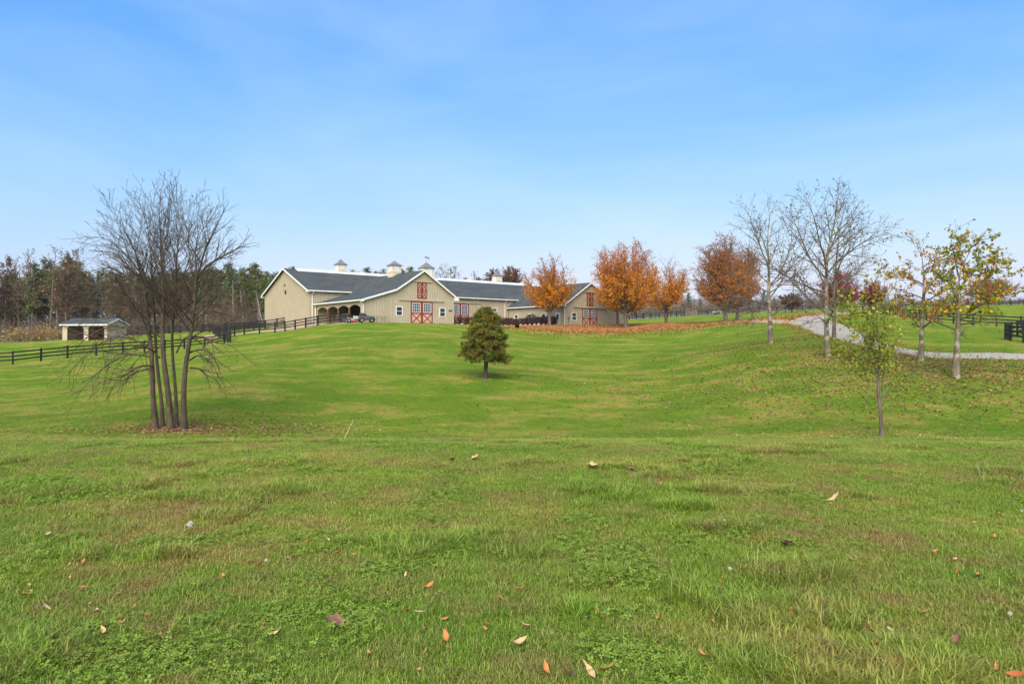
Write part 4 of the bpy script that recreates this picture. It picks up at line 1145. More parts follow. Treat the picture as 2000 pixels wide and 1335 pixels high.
syc(1866, 739, 41, 'sycamore_tree', 'sycamore with green and gold leaves near the right edge', 45,
    [[(1866, 739, 0, .27), (1869, 680, 0, .22), (1873, 610, 0, .19), (1872, 550, 0, .15), (1880, 520, .1, .10), (1893, 495, .2, .04), (1898, 480, .3, .015)]],
    [[(1873, 570, 0, .11), (1893, 535, .4, .08), (1915, 515, .8, .05), (1945, 505, 1.2, .015)], [(1872, 540, 0, .08), (1862, 490, -.5, .05), (1858, 470, -.8, .02), (1878, 438, -1, .008)],
     [(1872, 625, 0, .08), (1900, 615, -1, .055), (1925, 605, -1.8, .03), (1945, 625, -2.2, .01)], [(1871, 560, 0, .07), (1840, 540, 1, .04), (1815, 530, 1.6, .012)], [(1871, 600, 0, .05), (1840, 590, -1.2, .03), (1815, 605, -1.8, .01)],
     [(1895, 535, .4, .05), (1940, 545, 1, .03), (1985, 570, 1.6, .01)], [(1885, 495, .1, .06), (1915, 470, -.6, .04), (1945, 465, -1, .012)]],
    Pl, 4700, 0.16, PAL + [(128, 146, 44)], [3, 3, 2, 3, 1, 4], lambda p: np.where(p[:, 2] < 3.6, 0.05, np.where(p[:, 2] < 8.6, 0.72, 0.1)) * np.where(p[:, 0] < -1.8, 0.4, 1))
# sapling in the dip
Pp = dict(Ps); Pp['len0'] = 1.6; Pp['den'] = [3.4, 4.5, 3.5]; Pp['cs'] = [0.38, 0.2, 0.2]; Pp['ang'] = [(60, 28), (25, 50), (30, 60)]; Pp['rmin'] = 0.005; Pp['seg'] = 0.25; Pp['trop'] = [0, .08, .05, .02]
syc(1722, 851, 28.5, 'sapling', 'young leaning tree with green yellow leaves growing in the dip', 46,
    [[(1724, 851, 0, .11), (1716, 760, 0, .085), (1718, 690, 0, .07), (1712, 620, 0, .045), (1706, 585, .1, .025), (1703, 553, .1, .008)], [(1719, 705, 0, .05), (1728, 650, -.1, .04), (1728, 600, -.1, .02), (1727, 532, -.1, .006)]],
    [[(1717, 780, 0, .035), (1745, 755, -.3, .025), (1775, 730, -.5, .014), (1800, 705, -.6, .006)], [(1716, 775, 0, .03), (1690, 740, .4, .02), (1660, 700, .7, .012), (1635, 680, .8, .006)], [(1716, 700, 0, .03), (1690, 660, -.5, .02), (1665, 610, -.8, .012), (1655, 590, -1, .006)],
     [(1717, 740, 0, .03), (1680, 700, .6, .02), (1650, 690, .9, .008)]],
    Pp, 2700, 0.11, [(136, 148, 48), (160, 166, 64), (110, 126, 44), (178, 164, 68), (160, 124, 56)], [4, 4, 3, 2, 1],
    lambda p: np.where(p[:, 2] < 2.0, 0.04, np.where(p[:, 0] > 0.55, 0.15, 0.95)), bark='bark_grey')
# ---- orange maples by the right wing
def maple(px, py, Y, label, seed, H, R, trunk_h, n_limb, nleaf, lowpal, toppal, top_fade, lean=0.0, name='maple_tree', group='orange and rust maples beside the barn', size=0.17, rmin=0.011, tr=0.27, blend0=0.35, vase=0.62):
    rg = np.random.default_rng(seed); rnd_ = random.Random(seed)
    b = foot(px, Y); pl = []
    trunk = [(0, 0, -0.3, tr * 1.35), (0.02, 0, 0.35, tr * 1.02), (lean * 0.4, 0.03, trunk_h * 0.6, tr * 0.9), (lean, 0, trunk_h, tr * 0.85)]
    p_, r_, d_ = stem_line(trunk); pl.append((p_, r_, 0))
    Pq = dict(seg=0.5, wob=0.075, trop=[0, 0.03, 0.03, 0.01], rmin=rmin, taper=0.25, max=3, lmin=0.5, den=[1, 1.9, 2.0], cs=[0, 0.16, 0.15], ang=[(0, 0), (22, 48), (25, 55)], shape=lambda t: 1, len0=1, ratio=[0, 0.46, 0.5], rr=[0.5, 0.55, 0.65])
    zc = (H + trunk_h * 1.05) / 2 + 0.2; a_v = (H - trunk_h * 0.9) / 2
    for k in range(n_limb):
        az = 2.4 * k + rnd_.gauss(0, 0.25); fr = (k + 0.5) / n_limb
        tilt = math.radians(6 + 68 * fr ** 0.8 + rnd_.gauss(0, 4))
        d = (math.sin(tilt) * math.cos(az), math.sin(tilt) * math.sin(az), math.cos(tilt))
        # length out to the crown envelope
        L = 0.5
        while L < 20:
            q = (d[0] * L, d[1] * L, trunk_h + d[2] * L)
            if (q[0] ** 2 + q[1] ** 2) / R ** 2 + ((q[2] - zc) / a_v) ** 2 > 1.0: break
            L += 0.2
        st = (lean, 0, trunk_h * rnd_.uniform(0.72, 1.0))
        branch(pl, rnd_, st, d, L * rnd_.uniform(0.9, 1.04), tr * rnd_.uniform(0.3, 0.46), 1, Pq)
    # drop what grew outside the envelope
    def inside(q): return (q[0] ** 2 + q[1] ** 2) / (R * 1.08) ** 2 + ((q[2] - zc) / (a_v * 1.07)) ** 2 < 1.0
    pl = [x for x in pl if x[2] < 2 or inside(x[0][len(x[0]) // 2])]
    nleaf = int(nleaf * 2.4)
    lp = along(pl, rg, int(nleaf * 1.5), 2, 0.0)
    lp = lp + rg.normal(0, 0.14, lp.shape)
    hh = (lp[:, 2] - trunk_h) / (H - trunk_h)
    clump = np.sin(lp[:, 0] * 1.7 + seed) * np.sin(lp[:, 1] * 1.9 + 2 * seed) * np.sin(lp[:, 2] * 1.5 + 1.3)
    keep = rg.random(len(lp)) < np.clip(1.0 - top_fade * np.clip((hh - 0.35) / 0.65, 0, 1) ** 0.8 + 0.6 * clump, 0.03, 1)
    lp = lp[keep][:nleaf]; hh = hh[keep][:nleaf]
    lo = pick_cols(rg, len(lp), *lowpal); hi = pick_cols(rg, len(lp), *toppal)
    f = np.clip((hh - blend0) / 0.4 + rg.normal(0, 0.25, len(lp)), 0, 1)[:, None]
    lm = leaf_mesh('crown', lp, size, rg, lo * (1 - f) + hi * f, 0.75, 0.25)
    return build_tree(name, label, b, pl, M['bark_grey'], leaf=(lm, M['leaf']), group=group, sides=(9, 5, 4, 3))
ORL = ([(230, 148, 42), (240, 168, 50), (214, 124, 38), (182, 154, 54)], [4, 4, 3, 2]); ORT = ([(200, 116, 48), (178, 98, 50), (220, 138, 48)], [3, 3, 2])
RUL = ([(192, 122, 58), (214, 146, 60), (166, 104, 58)], [3, 2, 2]); RUT = ([(150, 98, 66), (166, 106, 66), (130, 92, 68), (178, 114, 62)], [3, 3, 2, 2])
REDP = ([(156, 54, 60), (178, 74, 64), (132, 52, 56)], [3, 2, 2])
maple(1073, 636, 113, 'orange maple with bare upper twigs in front of the long hedge', 61, 10.6, 3.9, 2.5, 22, 7500, ORL, ([(188, 104, 50), (160, 98, 60), (206, 124, 46)], [2, 2, 1]), 0.92, tr=0.28)
maple(1222, 641, 108, 'biggest full orange maple at the right corner of the barn', 62, 12.9, 5.0, 2.4, 30, 15500, ORL, ORT, 0.45, tr=0.32)
maple(1206, 633, 118, 'orange maple half hidden behind the biggest one by the barn corner', 63, 9.8, 3.9, 2.6, 20, 7000, ORL, ORT, 0.5, tr=0.25)
maple(1301, 631, 118, 'bright orange maple with a bare top, alone between two larger ones', 64, 10.3, 3.6, 2.4, 22, 6000, ([(232, 158, 46), (240, 176, 58), (214, 132, 42)], [3, 2, 2]), ([(206, 128, 48), (176, 116, 62)], [1, 1]), 0.98, tr=0.26)
maple(1417, 637, 109, 'large rust brown maple beside the slim bare tree', 65, 13.6, 5.0, 2.9, 30, 13500, RUL, RUT, 0.35, tr=0.31)
maple(1440, 627, 121, 'orange brown maple behind the rust brown one, nearer the field', 66, 11.6, 4.6, 2.8, 24, 9500, ([(206, 118, 38), (190, 104, 40), (168, 88, 40)], [2, 2, 2]), RUT, 0.4, tr=0.28, blend0=0.55)
# ---- further single trees on the right
maple(1640, 610, 150, 'small crimson maple behind the tall bare trees at the drive bend', 67, 8.6, 4.6, 1.6, 20, 6500, REDP, REDP, 0.3, name='red_maple', group='crimson maples beyond the drive', size=0.2, rmin=0.016)
maple(1702, 612, 150, 'crimson maple mostly hidden by the young green tree', 68, 6.6, 3.0, 1.6, 18, 5000, REDP, REDP, 0.3, name='red_maple', group='crimson maples beyond the drive', size=0.2, rmin=0.016)
maple(1546, 608, 170, 'small dark purple ornamental tree at the far fence', 69, 4.2, 3.2, 0.8, 16, 4200, ([(78, 44, 46), (98, 58, 54)], [1, 1]), ([(78, 44, 46), (98, 58, 54)], [1, 1]), 0.3, name='purple_tree', group=None, size=0.2, rmin=0.016)
maple(1930, 597, 215, 'broad amber tree on the skyline of the right hill', 70, 7.6, 8.6, 0.5, 24, 9000, ([(178, 116, 58), (160, 104, 62), (146, 100, 72)], [3, 2, 2]), ([(186, 126, 58), (168, 108, 58)], [1, 1]), 0.2, name='amber_tree', group=None, size=0.27, rmin=0.02)
maple(985, 640, 178, 'rust brown oak rising behind the barn roof', 71, 14.6, 5.7, 5.0, 26, 9000, ([(124, 76, 50), (104, 66, 46)], [1, 1]), ([(132, 80, 50), (112, 70, 48), (92, 62, 46)], [2, 2, 1]), 0.15, name='oak_tree', group=None, size=0.32, rmin=0.025, tr=0.4)

# ---- the lone feathery conifer on the hillside
def feather(px, Y, label, seed):
    rg = np.random.default_rng(seed); rnd_ = random.Random(seed); b = foot(px, Y); pl = []
    H = 4.75
    trunk = [(0, 0, -0.2, .14), (0, 0, 0.25, .10), (0.01, 0, 1.2, .085), (0.03, 0.02, 2.8, .06), (0.0, 0.0, H - 0.25, .012)]
    p_, r_, d_ = stem_line(trunk); pl.append((p_, r_, 0))
    p2, r2, _ = stem_line([(0.06, 0.03, 0.2, .06), (0.13, 0.05, 1.0, .05), (0.2, 0.1, 2.2, .02)]); pl.append((p2, r2, 0))
    LV = []; LC = []; N = 420
    for k in range(N):
        f = (k + rnd_.random()) / N
        z0 = 1.22 + f * (H - 1.49)
        q = (z0 - 1.22) / (H - 1.24)
        rad = 1.74 * (1 - q) ** 0.62 * (0.80 + 0.2 * min(1, q * 8)) * rnd_.uniform(0.5, 1.1)
        az = k * 2.399 + rnd_.gauss(0, 0.3)
        rad *= 1 + 0.10 * math.sin(3 * az + 2.2 * z0) + 0.06 * math.sin(7 * az - 3 * z0); up = rnd_.uniform(-0.02, 0.36) + 0.35 * q
        pts = []
        n = 7
        for i in range(n + 1):
            t = i / n; rr = rad * t
            pts.append((rr * math.cos(az), rr * math.sin(az), z0 + up * rr - 0.24 * rr * t * t))
        pl.append((pts, [max(0.006, 0.02 * (1 - i / n)) for i in range(n + 1)], 2))
        m = max(24, int(185 * rad / 1.5))
        t = rg.uniform(0.22, 1.05, m) ** 0.75
        P_ = np.array(pts); X = np.stack([np.interp(t * n, np.arange(n + 1), P_[:, j]) for j in range(3)], 1)
        X += rg.normal(0, 0.055, X.shape)
        LV.append(X)
        outer = np.clip((t - 0.45) / 0.45 + rg.normal(0, 0.22, m), 0, 1)[:, None]
        tone = rnd_.random()
        g = pick_cols(rg, m, [(96, 112, 48), (112, 124, 50), (78, 98, 46), (136, 136, 56)] if tone > 0.3 else [(124, 118, 50), (108, 98, 46)], None, 0.18)
        br = pick_cols(rg, m, [(126, 86, 48), (110, 76, 46), (142, 104, 58)], None, 0.2)
        LC.append(g * outer + br * (1 - outer))
    X = np.concatenate(LV); Cc = np.concatenate(LC)
    lm = leaf_mesh('crown', X, 0.17, rg, Cc, 0.2, 0.75)
    return build_tree('feathery_conifer', label, b, pl, M['bark_brown'], leaf=(lm, M['needle']), sides=(8, 4, 3))
feather(948, 46, 'small feathery evergreen standing alone on the hillside lawn', 80)

# ---- woods: prototypes, then copies
def proto_pine(seed, H, sparse, pal, Rm=3.1, start=0.36):
    rg = np.random.default_rng(seed); rnd_ = random.Random(seed); pl = []
    p_, r_, d_ = stem_line([(0, 0, -0.6, .24), (0.1, 0, H * .3, .2), (0.0, .1, H * .7, .12), (0.05, 0, H, .02)]); pl.append((p_, r_, 0))
    LV = []; LC = []; nb = int(58 * (1 - sparse * 0.4))
    for k in range(nb):
        f = (k + rnd_.random()) / nb; z0 = H * (start + (0.98 - start) * f)
        q = (z0 / H - start) / (1 - start)
        rad = Rm * (1 - q) ** 0.7 * (0.55 + 0.45 * min(1, q * 4)) * rnd_.uniform(0.5, 1.15) + 0.25
        az = k * 2.399 + rnd_.gauss(0, 0.4); up = rnd_.uniform(0.0, 0.3)
        n = 5; pts = [(rad * i / n * math.cos(az), rad * i / n * math.sin(az), z0 + up * rad * i / n + 0.06 * rad * (i / n) ** 2) for i in range(n + 1)]
        pl.append((pts, [max(0.02, 0.06 * (1 - i / n)) for i in range(n + 1)], 2))
        m = int((52 if rnd_.random() > sparse else 16) * (0.5 + rad / 3))
        t = rg.uniform(0.25, 1.05, m); P_ = np.array(pts)
        X = np.stack([np.interp(t * n, np.arange(n + 1), P_[:, j]) for j in range(3)], 1) + rg.normal(0, [0.3, 0.3, 0.13], (m, 3))
        LV.append(X); LC.append(pick_cols(rg, m, pal if rnd_.random() > 0.18 else pal[::-1][:2], None, 0.2))
    # dead lower branches
    for k in range(16):
        z0 = H * rnd_.uniform(0.1, start + 0.05); az = rnd_.uniform(0, 6.28); L = rnd_.uniform(0.8, 2.4)
        pl.append(([(L * i / 3 * math.cos(az), L * i / 3 * math.sin(az), z0 - 0.1 * i) for i in range(4)], [0.035, 0.028, 0.022, 0.018], 2))
    lm = leaf_mesh('crown', np.concatenate(LV), 0.5, rg, np.concatenate(LC), 0.3, -0.15)
    return pl, lm
def proto_bare(seed, H, nleaf, pal, R=0.42, lean=0.4, rmin=0.02, st=0.28):
    rg = np.random.default_rng(seed)
    Pw = dict(seg=0.8, wob=0.09, trop=[0, 0.05, 0.03, 0.0], rmin=rmin, taper=0.3, max=3, lmin=0.6, den=[1.35, 1.5, 1.5], cs=[st, 0.2, 0.2], ang=[(62, 28), (25, 50), (30, 60)], shape=lambda t: 1.1 - 0.7 * t, len0=H * R * 0.8, ratio=[0, 0.5, 0.5], rr=[0.45, 0.6, 0.7])
    pl = gen(seed, [[(0, 0, -0.6, .22), (lean * .2, 0, H * .3, .17), (lean * .5, .2, H * .6, .11), (lean, .1, H, .025)]], Pw)
    lp = along(pl, rg, nleaf, 2); lm = leaf_mesh('crown', lp + rg.normal(0, 0.2, lp.shape), 0.3, rg, pick_cols(rg, nleaf, pal), 0.7, 0.1)
    return pl, lm
GP = [(84, 106, 58), (104, 122, 64), (76, 94, 56), (124, 126, 64)]
PINES = [proto_pine(101, 15, 0.15, GP), proto_pine(102, 15, 0.45, GP + [(112, 92, 62)], 2.7, 0.42), proto_pine(103, 15, 0.3, [(72, 84, 48), (92, 98, 52), (118, 100, 56)], 3.5, 0.3)]
BRN = [(134, 108, 82), (120, 96, 74), (148, 116, 84), (122, 114, 74)]
BARES = [proto_bare(111, 14, 900, BRN), proto_bare(112, 14, 300, BRN, 0.34, -0.7), proto_bare(113, 14, 2200, BRN, 0.42, 0.2), proto_bare(114, 14, 3200, [(128, 96, 74), (112, 88, 70), (104, 92, 66)], 0.4)]
WOODS = {}
wr_ = random.Random(77)
def wood(kind, i, px, Y, H, label, group, wide=1.0):
    key = (kind, i); src = PINES if kind == 'pine' else BARES; nm = 'pine_tree' if kind == 'pine' else 'woodland_tree'
    x, y = pxy(px, 0, Y); loc = gpt(x, y, -0.1); base_h = 15 if kind == 'pine' else 14; s = H / base_h; sc = (s * wide, s * wide, s); rz = wr_.uniform(0, 6.28)
    if key not in WOODS:
        pl, lm = src[i]
        o = build_tree(nm, label, loc, pl, M['bark_dark'] if kind == 'bare' else M['bark_pale'] if i == 1 else M['bark_dark'], leaf=(lm, M['needle'] if kind == 'pine' else M['leaf']), group=group, sides=(6, 4, 3, 3), rz=rz)
        o.scale = sc; WOODS[key] = o
    else: o = copy_tree(WOODS[key], loc, rz, sc, label, group)
    NAMED.setdefault(LOOK[key] + ' ' + where(px), []).append((px, o))
    return o
ORD = ['leftmost', 'second from left', 'third from left', 'fourth from left', 'fifth from left', 'sixth from left', 'seventh from left', 'eighth from left', 'ninth from left', 'tenth from left', 'eleventh from left', 'twelfth from left', 'thirteenth from left', 'fourteenth from left']
NAMED = {}
def ordinals():
    """trees of one look in one place are told apart by their order from the left"""
    for desc, items in NAMED.items():
        items.sort(key=lambda q: q[0])
        for k, (_, o) in enumerate(items):
            o['label'] = 'the only ' + desc if len(items) == 1 else '%s %s' % (ORD[min(k, len(ORD) - 1)], desc)
LOOK = {('pine', 0): 'full green pine', ('pine', 1): 'sparse pale trunked pine', ('pine', 2): 'broad yellowish pine', ('bare', 0): 'thinly leaved brown tree', ('bare', 1): 'nearly bare slim tree', ('bare', 2): 'brown leafy tree', ('bare', 3): 'dense rusty leafy tree'}
def where(px):
    for lim, w in ((62, 'at the far left edge'), (124, 'behind the tall grass clump'), (250, 'behind the small shed'), (385, 'behind the stem cluster tree'), (570, 'left of the barn end wall'), (830, 'above the barn roof left of the weathervane'), (1150, 'above the barn roof right of the weathervane'), (1345, 'beyond the far fence left of its gate'), (1620, 'beyond the far fence right of its gate'), (1820, 'on the skyline behind the young tree')):
        if px < lim: return w
    return 'on the skyline behind the sycamores'
def top_h(px, py, Y):  # height of a tree whose top shows at (px, py)
    x, y = pxy(px, 0, Y); return at(px, py, Y).z - gz(x, y)
G1 = 'trees of the left woods'; G2 = 'trees behind the barn roof'; G3 = 'far trees behind the right fields'
PINE_L = [(70, 512), (98, 506), (132, 500), (150, 508), (200, 522), (232, 530), (255, 528), (300, 535), (345, 522), (368, 530), (410, 516), (432, 526), (447, 512), (468, 528), (498, 512), (520, 528), (541, 530), (12, 545), (45, 540), (180, 535), (275, 530), (325, 530), (392, 530), (485, 535), (510, 535), (560, 540), (28, 530), (84, 524), (112, 520), (165, 528), (215, 528), (240, 536), (285, 538), (312, 530), (335, 536), (357, 530), (380, 526), (402, 524), (421, 522), (455, 524), (475, 522), (490, 520), (530, 534), (505, 524)]
for k, (px, py) in enumerate(PINE_L):
    Y = 178 + (k * 37) % 28 if px < 400 else 160 + (k * 37) % 22
    wood('pine', k % 3, px, Y, top_h(px, py, Y), 'green pine among the bare trees of the left woods' if px < 380 else 'green pine in the stand left of the barn end wall', G1, wr_.uniform(0.85, 1.1))
BARE_L = [(-30, 520, 3), (10, 518, 3), (22, 525, 2), (38, 512, 1), (52, 530, 2), (64, 505, 0), (85, 520, 3), (98, 490, 1), (112, 530, 2), (128, 515, 3), (142, 502, 2), (160, 505, 0), (175, 540, 2), (190, 545, 3), (215, 545, 2), (240, 548, 3), (262, 550, 2), (290, 552, 2), (315, 550, 0), (335, 555, 3), (360, 556, 2), (385, 560, 2), (405, 572, 3), (422, 578, 2), (440, 574, 2), (460, 580, 2), (505, 560, 1), (478, 582, 3), (530, 565, 1), (-60, 530, 2), (0, 560, 2), (30, 570, 2), (75, 565, 3), (120, 570, 2), (150, 572, 2)]
for k, (px, py, i) in enumerate(BARE_L):
    Y = 172 + (k * 29) % 20 if px < 395 else 148 + (k * 29) % 12
    wood('bare', i, px, Y, top_h(px, py, Y), 'brown thinly leaved tree in the woods behind the small shed' if px < 380 else 'brown bare tree in front of the pines left of the barn', G1, wr_.uniform(0.8, 1.1))
for k, (px, py) in enumerate([(572, 519), (690, 526), (718, 520), (735, 528), (748, 524), (785, 524), (802, 519), (910, 541), (935, 540), (765, 530), (700, 530)]):
    Y = 188 + (k * 13) % 14; wood('pine', k % 3, px, Y, top_h(px, py, Y), 'pine top showing above the barn roof', G2, 0.8)
for k, (px, py) in enumerate([(855, 534), (868, 528), (885, 530), (900, 536), (925, 540), (1040, 560), (1125, 560)]):
    Y = 190 + (k * 7) % 12; wood('bare', (1, 0, 2)[k % 3], px, Y, top_h(px, py, Y), 'bare twiggy tree top above the barn roof', G2, 0.9)
for k, (px, py, kd, i) in enumerate([(1240, 585, 'bare', 3), (1255, 578, 'bare', 3), (1272, 590, 'bare', 2), (1288, 588, 'bare', 2), (1322, 592, 'bare', 2), (1345, 570, 'pine', 0), (1357, 578, 'bare', 1), (1368, 582, 'pine', 1), (1385, 590, 'bare', 2), (1335, 590, 'bare', 3), (1400, 594, 'bare', 2), (1460, 590, 'bare', 2), (1492, 566, 'pine', 0), (1512, 580, 'pine', 2), (1526, 585, 'bare', 1), (1560, 590, 'bare', 2), (1580, 592, 'bare', 3), (1480, 588, 'bare', 2), (1310, 595, 'bare', 2), (1420, 592, 'bare', 1),
                               (1600, 590, 'bare', 2), (1668, 590, 'bare', 2), (1760, 580, 'bare', 2), (1800, 584, 'bare', 3), (1835, 583, 'bare', 2), (1862, 580, 'bare', 2), (1890, 582, 'bare', 3), (1972, 581, 'pine', 2), (1990, 586, 'bare', 2), (1730, 588, 'bare', 2), (2020, 582, 'bare', 3)]):
    Y = 225 + (k * 17) % 25 if px < 1620 else 235 + (k * 11) % 20
    wood(kd, i, px, Y, max(3.0, top_h(px, py, Y)), ('brown far tree beyond the far fence behind the maples' if px < 1620 else 'brown far tree along the skyline of the right fields') if kd == 'bare' else ('dark far pine beyond the far fence behind the maples' if px < 1620 else 'small dark pine on the right skyline'), G3, 1.0 if kd == 'pine' else 1.25)
ordinals()
# pale leaning snags by the barn end wall
for px0, px1, py1, Y, lb in [(516, 500, 575, 150, 'pale dead trunk leaning left in front of the pines by the barn'), (456, 454, 545, 152, 'pale straight dead trunk in front of the pines'), (478, 468, 565, 151, 'pale slanting dead trunk left of the leaning one')]:
    x0, y0_ = pxy(px0, 0, Y); b = gpt(x0, y0_, -0.2); tp_ = at(px1, py1, Y)
    pl = gen(int(px0), [[(0, 0, -0.2, .13), ((tp_.x - b.x) * .5, .1, (tp_.z - b.z) * .5, .1), (tp_.x - b.x, .2, tp_.z - b.z, .03)]], dict(seg=0.6, wob=0.1, trop=[0, 0, 0], rmin=0.02, taper=0.3, max=2, lmin=0.5, den=[0.7, 1.0], cs=[0.5, 0.2], ang=[(60, 40), (30, 60)], shape=lambda t: 1 - 0.5 * t, len0=1.6, ratio=[0, 0.5], rr=[0.4, 0.6]))
    build_tree('dead_tree', lb, b, pl, M['bark_pale'], sides=(6, 4, 3))

# ---- tangled undergrowth along the woods edge
def thicket(name, label, spots, pal, size, n_each, h, twig='bark_dark', kind='stuff'):
    rg = np.random.default_rng(len(spots) * 7 + n_each); rnd_ = random.Random(n_each)
    pl = []; LP = []
    for px, Y in spots:
        x, y = pxy(px + rnd_.uniform(-4, 4), 0, Y + rnd_.uniform(-3, 3)); z = gz(x, y)
        for k in range(9):
            a = rnd_.uniform(0, 6.28); t = rnd_.uniform(0.1, 0.7); L = h * rnd_.uniform(0.5, 1.15)
            p = (x + rnd_.gauss(0, .8), y + rnd_.gauss(0, .8), z - .1); d = (math.cos(a) * t, math.sin(a) * t, 1)
            branch(pl, rnd_, p, nrm(d), L, 0.03, 1, dict(seg=0.6, wob=0.14, trop=[0, -0.02, 0], rmin=0.014, taper=0.4, max=2, lmin=0.4, den=[0, 1.6], cs=[0, 0.2], ang=[(0, 0), (25, 60)], shape=lambda t: 1, len0=1, ratio=[0, 0.5], rr=[0, 0.6]))
    lp = along(pl, rg, n_each * len(spots), 1, 0.2) + rg.normal(0, 0.22, (n_each * len(spots), 3))
    root = empty(name, (0, 0, 0)); tag(root, label, 'undergrowth', kind=kind)
    link_mesh('twigs', tubes_mesh('twigs', pl, (4, 3, 3)), M[twig], root)
    link_mesh('leaves', leaf_mesh('leaves', lp, size, rg, pick_cols(rg, len(lp), pal, None, 0.22), 0.6, 0.1), M['leaf'], root)
thicket('undergrowth', 'dense grey brown wood filling the distance behind the left trees', [(p, 212 + (i * 11) % 14) for i, p in enumerate(range(-90, 570, 9))], [(104, 88, 76), (118, 100, 84), (88, 84, 66), (84, 96, 62), (76, 92, 60)], 0.7, 120, 11.0)
thicket('undergrowth', 'low dark thicket closing the gaps under the left woods', [(p, 196 + (i * 11) % 8) for i, p in enumerate(range(-90, 570, 8))], [(104, 88, 74), (92, 80, 66), (84, 86, 60)], 0.6, 60, 4.5)
thicket('undergrowth', 'brown tangled brush along the foot of the left woods', [(p, 168 + (i * 7) % 8) for i, p in enumerate(range(-60, 400, 9))], [(108, 84, 66), (124, 98, 76), (90, 74, 62), (100, 92, 62)], 0.34, 46, 5.5)
thicket('undergrowth', 'reddish brown brush left of the barn end wall', [(p, 141 + (i * 5) % 6) for i, p in enumerate(range(370, 478, 7))], [(120, 88, 68), (134, 104, 84), (104, 84, 62), (122, 116, 62)], 0.3, 40, 5.0)
thicket('undergrowth', 'dark brush at the foot of the pines beside the barn', [(p, 152 + (i * 5) % 6) for i, p in enumerate(range(478, 535, 8))], [(92, 78, 66), (108, 90, 74), (84, 82, 56)], 0.3, 16, 3.5)
thicket('undergrowth', 'hazy brown brush behind the far fence on the right', [(p, 222 + (i * 5) % 14) for i, p in enumerate(range(1200, 1620, 5))], [(112, 92, 76), (128, 106, 84), (104, 100, 66), (140, 104, 74)], 0.4, 44, 5.0)
thicket('undergrowth', 'low dark brush along the right skyline', [(p, 216 + (i * 5) % 14) for i, p in enumerate(range(1600, 2100, 6))], [(112, 92, 82), (100, 92, 74), (86, 92, 66)], 0.36, 26, 2.8)
thicket('tall_grass', 'yellow and orange tall grass clump left of the small shed', [(p, 160 + (i * 5) % 5) for i, p in enumerate(range(18, 124, 5))], [(168, 150, 86), (176, 124, 66), (150, 134, 76), (160, 104, 58)], 0.42, 110, 3.2, 'bark_pale')

# white trailer parked far behind the fence
tx, ty = pxy(1400, 0, 207); tl = empty('stock_trailer', gpt(tx, ty), 0.1); tag(tl, 'white trailer parked beyond the far fence behind the rust brown maple', 'trailer')
MB().box(-1.1, 1.1, -0.7, 0.7, 0.4, 1.05).build('body', M['white'], tl, bevel=0.12)
MB().bar((1.1, 0, 0.5), (1.9, 0, 0.45), 0.12, 0.1).build('drawbar', M['metal'], tl)
MB().box(-0.9, 0.9, -0.72, -0.705, 0.7, 0.85).build('vent_strip', M['black'], tl)
for sy_ in (-1, 1):
    for xx in (-0.4, 0.4): wheel(tl, xx, sy_ * 0.68, 0.27, 0.27, 0.18, M['metal'])
# ---- hedges and shrubs against the barn
def hedge(name, label, plants, pal, hgt, n, group=None, size=0.13, cat='hedge'):
    """plants: list of (u, w) on the barn plan with radii; clipped rounded tops, bare stems below"""
    rg = np.random.default_rng(int(abs(plants[0][0]) * 10) + n)
    base = bp(plants[0][0], plants[0][1]); root = empty(name, base); tag(root, label, cat, group)
    pl = []; X = []; rnd_ = random.Random(n)
    for u, w, r in plants:
        g = bp(u, w) - base
        for k in range(7):
            a = rnd_.uniform(0, 6.28); pl.append(([(g.x, g.y, g.z - .1), (g.x + .3 * r * math.cos(a), g.y + .3 * r * math.sin(a), g.z + hgt * .35), (g.x + .7 * r * math.cos(a), g.y + .7 * r * math.sin(a), g.z + hgt * .8)], [.03, .022, .012], 0))
        d = rg.normal(0, 1, (n, 3)); d /= np.linalg.norm(d, axis=1)[:, None]
        rad = rg.uniform(0.55, 1.0, n) ** 0.4
        q = np.sign(d) * np.abs(d) ** 0.7
        P_ = q * rad[:, None] * np.array([r, r, hgt * 0.42]) + np.array([g.x, g.y, g.z + hgt * 0.58])
        X.append(P_)
    X = np.concatenate(X) + rg.normal(0, 0.05, (n * len(plants), 3))
    link_mesh('stems', tubes_mesh('stems', pl, (4, 4)), M['bark_dark'], root)
    link_mesh('foliage', leaf_mesh('foliage', X, size, rg, pick_cols(rg, len(X), pal, None, 0.25), 0.75), M['hedge'], root)
MAR = [(98, 74, 68), (84, 62, 58), (116, 90, 78), (90, 76, 62)]
hedge('barberry_hedge', 'long clipped maroon hedge under the side wall windows', [(25.9, 13.0 - k * 1.42, 0.95) for k in range(9)], MAR, 1.4, 1700, size=0.15)
hedge('barberry_hedge', 'maroon hedge before the tall red doors, left of the lone evergreen', [(12.0 + k * 1.4, 10.8, 0.95) for k in range(6)], MAR, 1.6, 1700, size=0.15)
hedge('barberry_hedge', 'short maroon hedge below the small high window, right of the lone evergreen', [(22.6 + k * 1.3, 11.8, 0.9) for k in range(3)], MAR, 1.6, 1700, size=0.15)
hedge('round_shrub', 'dark green round shrub at the inner corner of the barn', [(25.4, 12.9, 0.75)], [(50, 66, 38), (40, 54, 32), (66, 78, 42)], 1.15, 1300, cat='shrub')
hedge('round_shrub', 'small blue green shrub in front of the dark green one', [(24.9, 11.6, 0.6)], [(104, 128, 116), (88, 112, 102)], 0.6, 700, cat='shrub')
hedge('round_shrub', 'olive brown shrub standing above the long maroon hedge', [(26.45, 7.3, 0.85)], [(96, 84, 58), (84, 82, 50), (112, 92, 64)], 2.0, 1100, cat='shrub')
